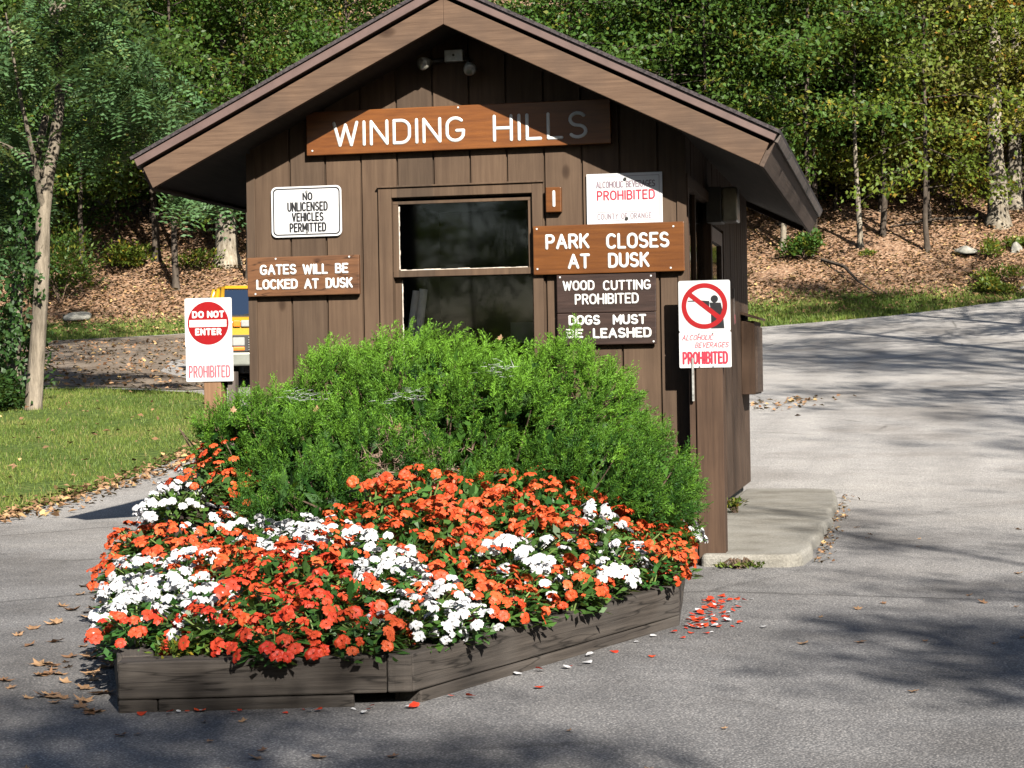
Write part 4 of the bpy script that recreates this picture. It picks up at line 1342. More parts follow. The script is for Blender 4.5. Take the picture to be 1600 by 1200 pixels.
# ------------------------------------------------------------------ trees
def make_tree(seed, h, r0, hb, spread, nl, leaf=.11, per=20, flat=.32, top=1.0, droop=.12, lean=(0, 0), step=.42, wob=.12, elev=(8, 50)):
    r = np.random.default_rng(seed)
    mb = MB()
    k = 12
    tz = np.linspace(0, 1, k)
    wx = np.cumsum(r.normal(0, wob / k * h * .35, k)); wy = np.cumsum(r.normal(0, wob / k * h * .35, k)); wx -= wx[0]; wy -= wy[0]
    tp = [Vector((wx[i] + lean[0] * tz[i] * h, wy[i] + lean[1] * tz[i] * h, tz[i] * h)) for i in range(k)]
    rad = [r0 * (1.45 if i == 0 else (1.08 if i == 1 else 1)) * (1 - .82 * tz[i]) for i in range(k)]
    pts = [tp[0] - Vector((0, 0, .4))] + [tp[0] + Vector((0, 0, .02)), tp[0].lerp(tp[1], .3)] + tp[1:]
    rr = [r0 * 1.6, r0 * 1.45, r0 * 1.08] + rad[1:]
    mb.tube(pts, rr, 12)
    def at(t):
        f = t * (k - 1); i = min(int(f), k - 2); return tp[i].lerp(tp[i + 1], f - i)
    cs = []; outs = []
    for i in range(nl):
        t = hb / h + (1 - hb / h) * ((i + r.random()) / nl) ** .9 * .97
        s = (t - hb / h) / (1 - hb / h)
        az = i * 2.39996 + r.normal(0, .35)
        L = spread * (.55 + .45 * math.sin(min(1, s * 1.25 + .25) * math.pi * .62)) * (1 - .62 * max(0, s - .45) / .55 * top) * r.uniform(.75, 1.15)
        el = math.radians(elev[0] + (elev[1] - elev[0]) * s + r.normal(0, 7))
        b = at(t); d = Vector((math.cos(az) * math.cos(el), math.sin(az) * math.cos(el), math.sin(el)))
        lp = []
        for j in range(6):
            q = j / 5; lp.append(b + d * L * q + Vector((r.normal(0, .03) * L, r.normal(0, .03) * L, -droop * L * q * q)))
        rb = max(.012, r0 * .38 * (1 - t * .55))
        mb.tube(lp, [rb * (1 - .85 * j / 5) for j in range(6)], 5, False)
        segs = [(lp, L, .35)]
        for q in range(5):
            f = .25 + .15 * q + r.uniform(-.05, .05); ii = min(int(f * 5), 4); sb = lp[ii].lerp(lp[ii + 1], f * 5 - ii)
            sgn = 1 if q % 2 else -1
            az2 = az + sgn * r.uniform(.6, 1.1); el2 = el * .5 + r.normal(0, .12)
            d2 = Vector((math.cos(az2) * math.cos(el2), math.sin(az2) * math.cos(el2), math.sin(el2))); L2_ = L * r.uniform(.3, .5)
            sp_ = [sb + d2 * L2_ * e + Vector((0, 0, -droop * L2_ * e * e)) for e in (0, .5, 1)]
            mb.tube(sp_, [rb * .4, rb * .25, .004], 4, False)
            segs.append((sp_, L2_, .15))
        for sp_, Ls, st0 in segs:
            cnt = max(1, int(Ls * (1 - st0) / step))
            for e in range(cnt + 1):
                f = st0 + (1 - st0) * (e / max(1, cnt)); g = f * (len(sp_) - 1); ii = min(int(g), len(sp_) - 2)
                c = sp_[ii].lerp(sp_[ii + 1], g - ii)
                cs.append(np.array(c)); outs.append(np.array(d))
    cs = np.array(cs); outs = np.array(outs)
    hol = np.sin(cs[:, 0] * 2.1 + seed) * np.sin(cs[:, 1] * 2.3 + seed * 2) * np.sin(cs[:, 2] * 2.7 + seed)
    drop = (r.random(len(cs)) > .08) & (hol < .42)
    cs = cs[drop]; outs = outs[drop]
    c = np.repeat(cs, per, 0); o = np.repeat(outs, per, 0); n = len(c)
    c = c + r.normal(0, 1, (n, 3)) * np.array([.30, .30, .30 * flat]) + np.repeat(r.normal(0, .16, (len(cs), 3)), per, 0)
    a = nrm(o * .6 + r.normal(0, .6, (n, 3)) + np.array([0, 0, -.25])); nn = nrm(np.array([0, 0, .65]) + o * .45 + r.normal(0, .6, (n, 3)))
    V = leaf_quads(c, a, nn, leaf * r.uniform(.7, 1.25, n), leaf * .62 * r.uniform(.7, 1.2, n))
    clump = np.repeat(np.clip(r.normal(.4, .25, len(cs)), 0, 1), per)
    tint = np.stack([np.clip(clump * .8 + r.random(n) * .35, 0, 1), r.random(n)], 1)
    tint[r.random(n) < .012, 0] = 1.0
    return mb.mesh("trunk", "dark_bark", smooth=True), np_mesh("crown", V, 4, "leaf_green", tint)

UND = [make_tree(20 + i, h, .055, .9, sp, nl, .145, 36, flat=.62) for i, (h, sp, nl) in enumerate(((5.2, 2.1, 17), (6.6, 2.5, 20), (4.4, 1.9, 14), (7.4, 2.6, 22)))]
CAN = [make_tree(40 + i, h, r0, hb, sp, nl, .16, 28, flat=.6, step=.5) for i, (h, r0, hb, sp, nl) in enumerate(((14, .24, 5.0, 3.8, 22), (16, .27, 6.2, 4.2, 24), (13, .2, 3.6, 3.6, 22)))]
EDGE = [make_tree(80 + i, h, .075, hb, sp, nl, .15, 36, flat=.62, step=.46, elev=(-12, 50), droop=.2) for i, (h, hb, sp, nl) in enumerate(((10, 2.9, 3.1, 26), (9, 2.3, 2.8, 24), (11, 3.6, 3.2, 26)))]
BARE = [make_tree(60 + i, h, r0, hb, sp, nl, .12, 13, flat=.3, step=.6) for i, (h, r0, hb, sp, nl) in enumerate(((13, .29, 7.4, 3.4, 16), (11, .085, 4.2, 2.2, 15), (12, .085, 5.2, 2.0, 14)))]

def plant_tree(meshes, u, d, s=1.0, rot=0.0, leaf=None, bark_=None, label="", group=None, name="forest_tree", cat="tree", sz=None):
    p = P3(u, d, -.05)
    root = thing(name, label, cat, p, group, rot, local=True)
    t = link_mesh("trunk", meshes[0], root); c = link_mesh("crown", meshes[1], root)
    for o, mname in ((t, bark_), (c, leaf)):
        o.scale = (s, s, sz or s)
        if mname:
            o.material_slots[0].link = 'OBJECT'; o.material_slots[0].material = MATS[mname]
    return root

rt = random.Random(21)
# trunks one can tell apart
plant_tree(BARE[0], -7.74, 52.6, 1.0, .3, "leaf_green", "pale_bark", "thick pale barked tree seen under the left eave of the booth")
plant_tree(BARE[0], 13.56, 53.3, .95, 2.3, "leaf_gold", "pale_bark", "thick pale trunk tree at the top of the bank on the far right")
plant_tree(BARE[0], 14.35, 54.6, .75, 4.0, "leaf_gold", "pale_bark", "thinner pale trunk tree just right of the thick trunk on the bank", sz=.95)
plant_tree(BARE[1], 9.49, 51.9, .9, 1.3, "leaf_light", "pale_bark", "slim pale sapling trunk alone on the leafy bank right of the booth")
plant_tree(BARE[2], 7.45, 52.4, .9, 3.3, "leaf_green", "pale_bark", "slim pale sapling at the tip of the right eave")
plant_tree(UND[2], 11.75, 53.6, .95, 0.5, "leaf_gold", "dark_bark", "small yellowing maple with low branches over the leafy bank", name="maple_tree")
plant_tree(BARE[1], -9.68, 52.7, 1.2, 2.0, "leaf_green", "dark_bark", "slim dark trunk left of the thick pale tree on the bank")
plant_tree(BARE[2], -9.35, 53.6, .8, 4.4, "leaf_green", "dark_bark", "thinnest dark trunk beside the slim dark trunk on the left bank")
plant_tree(BARE[0], 8.6, 57, .85, 1.0, "leaf_green", "dark_bark", "dark thick trunk in the shade behind the slim pale saplings")
plant_tree(UND[1], -8.2, 56.5, 1.0, 5.1, "leaf_pale", "dark_bark", "small tree with pale cream leaves high on the left hillside", name="pale_leaved_tree")
# understory edge of the wood
LBL = {"leaf_green": ("understory_tree", "green leafy understory tree at the edge of the wood", "green understory trees"),
       "leaf_light": ("understory_tree", "bright light green understory tree at the edge of the wood", "light green understory trees"),
       "leaf_olive": ("understory_tree", "olive brown tinged understory tree at the edge of the wood", "olive understory trees"),
       "leaf_gold": ("understory_tree", "yellowing understory tree at the edge of the wood", "yellowing understory trees")}
und = [(-15.5, 53.5, 'leaf_green'), (-13.0, 52.8, 'leaf_green'), (-11.4, 54.5, 'leaf_green'), (-10.2, 56.0, 'leaf_light'), (-6.6, 55.4, 'leaf_light'), (-8.9, 55.2, 'leaf_green'), (-5.0, 57, 'leaf_green'),
       (-3.0, 56, 'leaf_green'), (-.8, 58, 'leaf_green'), (1.5, 56.5, 'leaf_green'), (3.6, 57.5, 'leaf_green'), (5.0, 54.8, 'leaf_green'), (6.3, 56.2, 'leaf_green'), (7.9, 54.4, 'leaf_light'),
       (9.0, 55.2, 'leaf_light'), (10.3, 56.4, 'leaf_olive'), (10.9, 54.8, 'leaf_olive'), (12.6, 56.2, 'leaf_olive'), (13.4, 58.5, 'leaf_gold'), (15.3, 55.8, 'leaf_gold'), (17.5, 55, 'leaf_gold'),
       (-12.4, 59.5, 'leaf_green'), (-9.4, 60.5, 'leaf_light'), (-6.2, 61, 'leaf_green'), (-2.2, 62, 'leaf_green'), (2.6, 62, 'leaf_green'), (5.6, 61, 'leaf_green'), (8.4, 61.5, 'leaf_light'),
       (11.4, 61.5, 'leaf_light'), (14.4, 62.5, 'leaf_olive'), (17.5, 61, 'leaf_olive'), (-15.5, 61, 'leaf_green'),
       (-11, 66, 'leaf_green'), (-6.5, 67, 'leaf_green'), (-1.5, 68, 'leaf_green'), (4, 67, 'leaf_green'), (8, 68, 'leaf_light'), (12, 68, 'leaf_light'), (16.5, 68, 'leaf_olive')]
for i, (u, d, lf) in enumerate(und):
    nm, lb, gp = LBL[lf]
    plant_tree(UND[i % 4], u + rt.uniform(-.4, .4), d, rt.uniform(.85, 1.2), rt.uniform(0, 6.28), lf, None, lb, gp, nm)
can = [(-18, 57), (-12.5, 58), (-7, 59.5), (-1.5, 60), (3.0, 59), (6.2, 59), (11.5, 59.5), (17, 58.5), (-15, 66), (-9, 68), (-3.5, 66.5), (2, 69), (7.4, 67.5), (12.6, 68), (18.5, 67), (-11.5, 76), (-4, 77), (3.5, 78), (10, 77), (16.5, 77), (22, 60), (-22, 60), (24, 70)]
for i, (u, d) in enumerate(can):
    plant_tree(CAN[i % 3], u + rt.uniform(-.6, .6), d, rt.uniform(.9, 1.15), rt.uniform(0, 6.28), rt.choice(["leaf_green", "leaf_green", "leaf_light"]), rt.choice(["dark_bark", "pale_bark"]),
               "tall forest tree rising on the wooded hillside behind the booth", "tall trees on the hillside", "forest_tree")
edge = [(8.0, 51.6, 'leaf_green'), (11.2, 51.4, 'leaf_light'), (14.6, 55.2, 'leaf_olive'), (5.2, 51.2, 'leaf_green'), (-13.8, 50.8, 'leaf_green'), (-11.6, 51.2, 'leaf_green'), (-9.0, 50.6, 'leaf_green'), (-6.7, 51.2, 'leaf_green'), (-4.3, 52, 'leaf_green'), (-1.5, 53, 'leaf_green'), (1.5, 53, 'leaf_green'),
        (4.2, 52.6, 'leaf_green'), (6.4, 52.8, 'leaf_green'), (8.6, 53.4, 'leaf_green'), (10.4, 52.8, 'leaf_olive'), (12.5, 54.6, 'leaf_olive'), (15.2, 53.4, 'leaf_gold'), (17.2, 52.4, 'leaf_gold'),
        (-10.4, 57.5, 'leaf_green'), (-12.8, 55.5, 'leaf_green'), (-7.6, 58, 'leaf_light'), (7.0, 59, 'leaf_light'), (9.9, 59, 'leaf_light'), (13, 60, 'leaf_gold'), (4.6, 58, 'leaf_green'), (16, 60, 'leaf_olive'), (-15, 57, 'leaf_green')]
for i, (u, d, lf) in enumerate(edge):
    nm, lb, gp = LBL[lf]
    plant_tree(EDGE[i % 3], u + rt.uniform(-.3, .3), d, rt.uniform(.85, 1.1), rt.uniform(0, 6.28), lf, None, lb, gp, nm)
# trees on the near side, behind the viewer: their shade falls across the front of the road
for k, (a, p_, sz_) in enumerate(((19, -15, .66), (18, -11, .63), (19, -7.8, .65), (18, -4.4, .67), (18.5, -2.4, .60), (18, 1.3, .73), (17.5, 3.4, .66), (16.5, 5.8, .60), (20, 9.5, .56), (26, -2, .80), (27, -9, .80), (24, 5, .85), (14, 13, .9))):
    x, y = .518 * a + .855 * p_, -.855 * a + .518 * p_
    uu, dd = to_ud(x, y)
    plant_tree(CAN[k % 3], float(uu), float(dd), sz_, rt.uniform(0, 6.28), "leaf_green", "dark_bark", "tree at the roadside on the near side of the road behind the viewer", "roadside trees behind the viewer", "roadside_tree")

for k, (u, d, mm, s_, sz_) in enumerate(((12.5, 27, BARE[0], .9, 1.0), (14.5, 31.5, CAN[1], .8, .9), (17.5, 34, BARE[0], 1.0, 1.0))):
    plant_tree(mm, u, d, s_, 1.1 * k, "leaf_green", "dark_bark", "roadside tree standing outside the view beside the lanes", "roadside trees beside the lanes", "roadside_tree", sz=sz_)
for k, (a, p_) in enumerate(((16, -17), (12, -22), (24, -15), (8, -26), (12, 15), (20, 14), (18, 20), (26, 11))):  # unseen trees added on both sides to cut sky light on the booth front
    x, y = .518 * a + .855 * p_, -.855 * a + .518 * p_
    uu, dd = to_ud(x, y)
    plant_tree(CAN[k % 3], float(uu), float(dd), 1.45, k * 1.3, "leaf_green", "dark_bark", "tall unseen tree added behind the viewer to block sky light", "trees added behind the viewer to block sky light", "roadside_tree")
a, p_ = 15, 2.95  # unseen tree placed to dapple the slab and side wall with shade
x, y = .518 * a + .855 * p_, -.855 * a + .518 * p_
uu, dd = to_ud(x, y)
plant_tree(BARE[1], float(uu), float(dd), .75, .4, "leaf_green", "dark_bark", "slender unseen tree added behind the viewer to dapple the slab with shade", None, "roadside_tree", sz=1.25)
for k, (a, p_) in enumerate(((30, -24), (29, -20.5), (31, -17), (29, -13.5), (32, -10), (30, -6.5), (32, -3), (30, .5), (31, 4), (28, -27))):  # unseen trees added so the window panes mirror dark foliage instead of sky
    x, y = .518 * a + .855 * p_, -.855 * a + .518 * p_
    uu, dd = to_ud(x, y)
    plant_tree(EDGE[k % 3], float(uu), float(dd), 1.0, rt.uniform(0, 6.28), "leaf_green", "dark_bark", "leafy unseen tree added behind the viewer to darken the window reflection", "trees added behind the viewer for the window reflection", "roadside_tree")

# ------------------------------------------------------------------ black locust at the left edge of the lawn
def frond_cloud(centres, radii, per, seed, org, mat="leaf_locust", L0=.42):
    r = np.random.default_rng(seed)
    c = np.repeat(centres, per, 0); R = np.repeat(radii, per)
    n = len(c)
    p = c + r.normal(0, 1, (n, 3)) * R[:, None] * np.array([.55, .55, .38])
    a = nrm(r.normal(size=(n, 3)) * np.array([1, 1, .35]) + np.array([0, 0, -.30])); up = nrm(np.array([0, 0, 1.]) + r.normal(0, .35, (n, 3)))
    b = nrm(np.cross(up, a)); up = np.cross(a, b)
    L = L0 * r.uniform(.75, 1.25, n)
    V = []; T = []
    tn = np.clip(np.repeat(r.random(len(centres)), per) * .6 + r.random(n) * .4, 0, 1)
    for j in range(7):
        for sgn in (-1, 1):
            t = (j + .5) / 7
            q = p + a * (L * t)[:, None] - np.array([0, 0, 1.]) * (L * .35 * t * t)[:, None]
            la = nrm(b * sgn + a * .35); cc = q + la * .045
            V.append(leaf_quads(cc, la, up + r.normal(0, .18, (n, 3)), np.full(n, .10), np.full(n, .046), .02)); T.append(np.stack([tn, r.random(n)], 1))
    V = np.concatenate(V) - np.array(org); return np_mesh("crown", V, 4, mat, np.concatenate(T))

def build_locust():
    base = P3(-7.08, 28.3)
    org = np.array(base)
    def w(px, py, dd=0.0):    # points laid out across the tree at its own distance
        d = 28.3 + dd; u = (px - 800) / 3000 * d
        x, y = to_xy(u, d); return np.array([float(x), float(y), CZ + (594 - py) / 3000 * d])
    root = thing("locust_tree", "near locust tree with leaning bare trunk and feathery leaves left of the lawn", "tree", tuple(base))
    mb = MB()
    path = [(50, 655), (52, 630), (60, 540), (69, 430), (72, 340), (80, 280), (93, 220), (101, 165), (103, 110), (95, 30), (88, -80), (80, -220), (75, -380)]
    rad = [.17, .13, .115, .108, .105, .10, .088, .075, .066, .06, .05, .04, .02]
    mb.tube([w(x, y) for x, y in path], rad, 14)
    limbs = [((72, 330), (60, 250), (40, 150), (20, 20)), ((101, 150), (150, 100), (210, 110), (270, 140)), ((102, 110), (60, 60), (0, 40), (-60, 30)),
             ((95, 30), (140, -30), (200, -60), (280, -60)), ((80, 280), (40, 240), (0, 220), (-60, 200)), ((90, -60), (40, -150), (-20, -200), (-90, -220)), ((88, -80), (150, -180), (210, -230), (260, -260))]
    for k, l in enumerate(limbs):
        mb.tube([w(x, y, (i * .5) * (1 if k % 2 else -1)) for i, (x, y) in enumerate(l)], [.055, .04, .028, .012], 7, False)
    # the darker second stem
    mb.tube([w(28, 660, .7), w(22, 560, .7), w(30, 450, .8), (w(45, 330, .8)), w(62, 250, .6), w(80, 180, .4)], [.12, .10, .095, .09, .08, .05], 10)
    mb.build("trunk", "locust_bark", root, True)
    r = np.random.default_rng(9)
    cl = [(30, 40), (100, 25), (15, 120), (75, 110), (140, 95), (180, 125), (15, 200), (45, 235), (25, 285), (50, 310), (150, 150), (205, 165), (235, 150), (180, 215), (250, 110), (20, 330), (60, 60), (150, 40), (200, 60), (215, 215), (280, 205), (255, 190), (330, 165),
          (-30, 100), (-40, 220), (-40, 320), (-30, 400), (10, 390), (-20, 20), (120, -40), (40, -60), (200, -30), (-40, -80), (130, 190), (325, 312), (300, 305), (355, 305)]
    cs = []; R = []
    for x, y in cl:
        for q in range(2 if x < 290 else 1):
            tx = np.interp(y, [110, 165, 220, 280, 340, 430], [103, 101, 93, 80, 72, 69])
            near = abs(x - tx) < 62 and y > 125
            cs.append(w(x + r.normal(0, 14), y + r.normal(0, 12), 1.2 + abs(r.normal(0, .5)) if near else r.normal(0, .9) - .3)); R.append(.42 if x < 290 else .22)
    # upper crown, above the picture
    for q in range(120):
        cs.append(w(r.uniform(-380, 420), r.uniform(-620, -130), r.uniform(.5, 6.5))); R.append(.8)
    me = frond_cloud(np.array(cs), np.array(R), 34, 3, org)
    link_mesh("crown", me, root)
    # vine climbing the stems
    vb = P3(-7.5, 28.6); n = 1500
    pts = []
    for i in range(n):
        t = r.random(); x = np.interp(t, [0, .3, .6, 1], [22, 18, 28, 60]) + r.normal(0, 13 if t < .7 else 9); y = 655 - t * 400
        if r.random() < .25: x = 62 + r.normal(0, 7); y = r.uniform(280, 470)
        pts.append(w(x, y, r.normal(.2, .25)))
    pts = np.array(pts)
    V = leaf_quads(pts - np.array(vb), r.normal(size=(n, 3)) + np.array([0, 0, -.8]), np.array([.3, -1, .5]) + r.normal(0, .5, (n, 3)), r.uniform(.06, .12, n), r.uniform(.04, .08, n))
    o = link_mesh("ivy_vine", np_mesh("ivy_vine", V, 4, "leaf_dark", np.stack([r.random(n), r.random(n)], 1))); o.location = vb
    tag(o, "dark leafy vine climbing the stems of the near locust tree", "vine")
build_locust()

def shrub(name, label, u, d, rx, rz, n, leaf, mat, seed, group=None, cat="shrub", upright=False):
    r = np.random.default_rng(seed); p = P3(u, d)
    dv = nrm(r.normal(size=(n, 3))); dv[:, 2] = np.abs(dv[:, 2])
    lob = r.integers(0, 6, n); lc = np.random.default_rng(seed + 1).normal(0, .45, (6, 3)); lc[:, 2] = np.abs(lc[:, 2]) * .8
    c = (lc[lob] + dv * r.uniform(.3, .75, n)[:, None]) * np.array([rx, rx, rz]); c[:, 2] = np.abs(c[:, 2])
    V = leaf_quads(c, dv + r.normal(0, .5, (n, 3)), np.array([0, 0, .8]) + dv * .4 + r.normal(0, .4, (n, 3)), leaf * r.uniform(.7, 1.3, n), leaf * .5 * r.uniform(.7, 1.3, n))
    root = thing(name, label, cat, p, group, local=True)
    link_mesh("leaves", np_mesh("leaves", V, 4, mat, np.stack([r.random(n), r.random(n)], 1)), root)
    m = MB()
    for k in range(9):
        q = Vector(c[k * 7]) * .8; m.tube([(0, 0, -.05), q * .5 + Vector((0, 0, .05)), q], [.014, .01, .004], 5, False)
    m.build("stems", "twig_brown", root, origin=(0, 0, 0))
    return root

shrub("low_shrub", "dark low shrub at the foot of the locust trunk", -7.7, 28.0, .75, .75, 2600, .10, "leaf_dark", 70)
shrub("low_shrub", "dark tall shrub left of the locust trunk", -8.3, 29.5, 1.0, 2.0, 3800, .11, "leaf_dark", 71)
shrub("edge_shrub", "leafy green shrub under the left trees, nearest the grass strip", -11.6, 49.5, 1.3, 1.5, 2600, .12, "leaf_green", 72)
shrub("edge_shrub", "light green shrub on the left bank among dead leaves", -10.4, 52.2, .8, .7, 1200, .12, "leaf_light", 73)
shrub("edge_shrub", "small green shrub beside the thick pale trunk", -8.4, 52.0, .8, .45, 700, .11, "leaf_light", 74)
shrub("edge_shrub", "green bush at the tip of the right eave", 7.9, 51.4, .55, .7, 900, .14, "leaf_green", 75)
for i, (u, d, a, b) in enumerate(((12.55, 50.6, .42, .55), (12.35, 48.6, .5, .42), (11.95, 48.0, .4, .3), (12.1, 47.6, .4, .3), (13.6, 51.2, .35, .3))):
    shrub("weed_clump", ["tall bright green weed clump highest on the right bank", "bright green weed clump in the middle of the right bank", "spreading green weed clump left of the middle one on the bank",
                         "green weed clump lowest on the right bank by the road", "small green weed clump at the far right of the bank"][i], u, d, a, b, 520, .10, "leaf_light", 80 + i, "weed clumps on the bank", "weeds")
shrub("weed_clump", "light green weeds at the foot of the slim pale sapling", 9.55, 51.3, .3, .16, 200, .09, "leaf_light", 90, "weed clumps on the bank", "weeds")
shrub("weed_clump", "small green weeds growing between booth wall and slab", 0, 0, .10, .11, 130, .04, "leaf_light", 91, None, "weeds").location = (1.47, 2.6, -.10)
shrub("weed_clump", "tiny grass tuft at the foot of the right post", 0, 0, .14, .05, 160, .035, "grass_blade", 92, None, "weeds").location = (1.74, -.32, -.215)

shrub("weed_clump", "small green weeds in the bare front left corner of the flower bed", 0, 0, .14, .10, 320, .03, "leaf_light", 93, None, "weeds").location = (-.02, -4.72, -.10)

def rock(label, u, d, sx, sy, sz, seed):
    bm = bmesh.new(); bmesh.ops.create_icosphere(bm, subdivisions=3, radius=1)
    r = np.random.default_rng(seed); ph = r.uniform(0, 6, 6)
    for v in bm.verts:
        c = v.co; k = 1 + .14 * math.sin(c.x * 3 + ph[0]) * math.sin(c.y * 4 + ph[1]) + .10 * math.sin(c.z * 5 + ph[2] + c.x * 2)
        v.co = Vector((c.x * sx * k, c.y * sy * k, max(-.3, c.z) * sz * k))
    me = bpy.data.meshes.new("rock"); bm.to_mesh(me); bm.free(); me.materials.append(MATS["rock_grey"]); me.shade_smooth()
    o = link_mesh("rock", me); o.location = P3(u, d, -.02); o.rotation_euler = (0, 0, r.uniform(0, 6)); tag(o, label, "rock")
rock("broad flat grey rock left of the tall weed clump on the bank", 12.15, 51.2, .38, .3, .17, 1)
rock("small upright grey rock at the far right of the bank", 13.45, 51.0, .18, .15, .24, 2)
rock("small grey rock at the roadside below the weeds", 13.0, 47.9, .3, .25, .14, 3)
rock("low grey rock on the left bank above the grass strip", -10.9, 48.4, .45, .35, .2, 4)

m = MB(); a, b = P3(8.3, 51.1, .08), P3(9.2, 48.2, .06)
m.tube([a, a.lerp(b, .35) + Vector((.1, 0, .12)), a.lerp(b, .7) + Vector((-.05, 0, .06)), b], [.05, .045, .03, .015], 7)
m.tube([a.lerp(b, .4), a.lerp(b, .5) + Vector((-.35, -.2, .15))], [.02, .008], 5)
one("fallen_branch", m, "dark_bark", "dark fallen branch lying down the leafy bank right of the booth", "branch", tuple(a))
m = MB(); a, b = P3(10.6, 53.4, .08), P3(13.1, 53.6, .1)
m.tube([a, a.lerp(b, .5) + Vector((0, 0, .08)), b], [.02, .04, .05], 6)
one("fallen_branch", m, "dark_bark", "thin dark log lying level below the yellowing maple", "branch", tuple(a))

# ------------------------------------------------------------------ grass, leaf litter
def blades(name, u, d, hgt, wid, lift, mat, seed):
    r = np.random.default_rng(seed); n = len(u)
    x, y = to_xy(u, d); z = Hud(u, d) + lift
    p = np.stack([x, y, z], 1); ang = r.uniform(0, 2 * np.pi, n); s = np.stack([np.cos(ang), np.sin(ang), 0 * ang], 1) * (wid * .5)[:, None]
    ln = r.normal(0, .45, (n, 3)); ln[:, 2] = 1; tip = p + nrm(ln) * hgt[:, None]
    V = np.stack([p - s, p + s, tip], 1).reshape(-1, 3)
    patch = np.clip(.5 + .35 * np.sin(u * 1.7 + np.sin(d * .9) * 2) * np.sin(d * .8 + u * .5) + r.normal(0, .2, n), 0, .9)
    patch = np.where(r.random(n) < .05, 1, patch)
    o = link_mesh(name, np_mesh(name, V, 3, mat, np.stack([patch, r.random(n)], 1))); tag(o, kind='stuff'); return o

def build_grass():
    r = np.random.default_rng(31)
    n = 150000
    u = r.uniform(-12, -3.4, n); d = 13 + 20 * r.random(n) ** 1.1
    ok = ~in_poly(u, d, ROAD) & (u > -800 / 3000 * d * 1.12)
    bare = (np.hypot(u + 6.6, d - 27.3) < .9) | ((np.sin(u * 2.1 + d * .6) * np.sin(d * 1.2 - u) > .72))
    ok &= ~(bare & (r.random(n) < .75))
    u, d = u[ok], d[ok]; m_ = len(u)
    o = blades("lawn_grass", u, d, r.uniform(.03, .075, m_), np.full(m_, .011), -.005, "grass_blade", 1)
    tag(o, "short sunlit lawn grass left of the booth", "grass")
    n = 60000
    u = r.uniform(1, 17, n); d = r.uniform(44.5, 51, n)
    ok = ~in_poly(u, d, ROAD) & (r.random(n) < grassy(u, d) * (.45 + .55 * (np.sin(u * 1.3) * np.sin(d * 1.9 + u) > -.2)))
    u, d = u[ok], d[ok]; m_ = len(u)
    o = blades("verge_grass", u, d, r.uniform(.05, .16, m_), np.full(m_, .045), -.01, "grass_blade", 2); tag(o, "green verge grass along the far edge of the right road", "grass")
    n = 60000
    u = r.uniform(-18, 1, n); d = r.uniform(44, 50, n)
    ok = ~in_poly(u, d, ROAD) & (r.random(n) < grassy(u, d) * .8)
    u, d = u[ok], d[ok]; m_ = len(u)
    o = blades("verge_grass", u, d, r.uniform(.04, .11, m_), np.full(m_, .04), -.01, "grass_blade", 4); tag(o, "grass strip below the leafy bank left of the booth", "grass")
build_grass()

def litter(name, label, u, d, size, lift, seed, mat="litter_leaf"):
    r = np.random.default_rng(seed); n = len(u)
    x, y = to_xy(u, d); c = np.stack([x, y, Hud(u, d) + lift + r.uniform(0, .02, n)], 1)
    a = r.normal(size=(n, 3)) * np.array([1, 1, .25]); nn = np.array([0, 0, 1.]) + r.normal(0, .42, (n, 3))
    V = leaf_quads(c, a, nn, size * r.uniform(.6, 1.3, n), size * .65 * r.uniform(.6, 1.2, n), .15)
    t = np.stack([np.clip(r.normal(.5, .3, n), 0, 1), r.random(n)], 1)
    o = link_mesh(name, np_mesh(name, V, 4, mat, t)); tag(o, label, "leaves", kind='stuff'); return o

def build_litter():
    r = np.random.default_rng(41)
    n = 70000
    u = r.uniform(-17, 19, n); d = 46.5 + 14 * r.random(n) ** 1.4
    ok = ~in_poly(u, d, ROAD) & (r.random(n) > grassy(u, d) * .88)
    litter("leaf_litter", "brown fallen leaves covering the bank below the wood", u[ok], d[ok], .11, .04, 1)
    # along the lawn edge and over the lawn
    n = 1250; t = r.random(n)
    d = np.interp(t, [0, .55, 1], [14.5, 19.5, 25]); u = np.interp(d, [12.5, 15.9, 19.2, 22.3, 26], [-5.0, -4.26, -3.86, -3.6, -3.6]) + np.abs(r.normal(0, .16, n)) * r.choice([-1, 1], n, p=[.45, .55]) + .05
    litter("leaf_litter", "line of brown fallen leaves along the lawn edge of the left lane", u, d, .075, .014, 2)
    n = 170; u = r.uniform(-9, -3.8, n); d = r.uniform(14, 31, n); ok = ~in_poly(u, d, ROAD)
    litter("leaf_litter", "scattered yellow and brown leaves on the lawn", u[ok], d[ok], .09, .05, 3)
    n = 2600; u = r.uniform(-14, -4.5, n); d = r.uniform(31.5, 45, n); ok = in_poly(u, d, ROAD)
    litter("leaf_litter", "scattered leaves on the shaded gravel lot", u[ok], d[ok], .10, .03, 4)
    n = 170; y = r.uniform(-.1, 5.0, n); x = 2.16 + np.abs(r.normal(0, .05, n)) + .006 * y
    uu, dd = to_ud(x, y)
    litter("leaf_litter", "thin line of leaf crumbs along the slab edge", uu, dd, .035, .006, 5)
    n = 110; uu = r.normal(3.8, .42, n); dd = 27 + (uu - 3.8) * .9 + r.normal(0, .5, n)
    litter("leaf_litter", "drift of reddish leaves on the road behind the booth", uu, dd, .09, .008, 6)
build_litter()

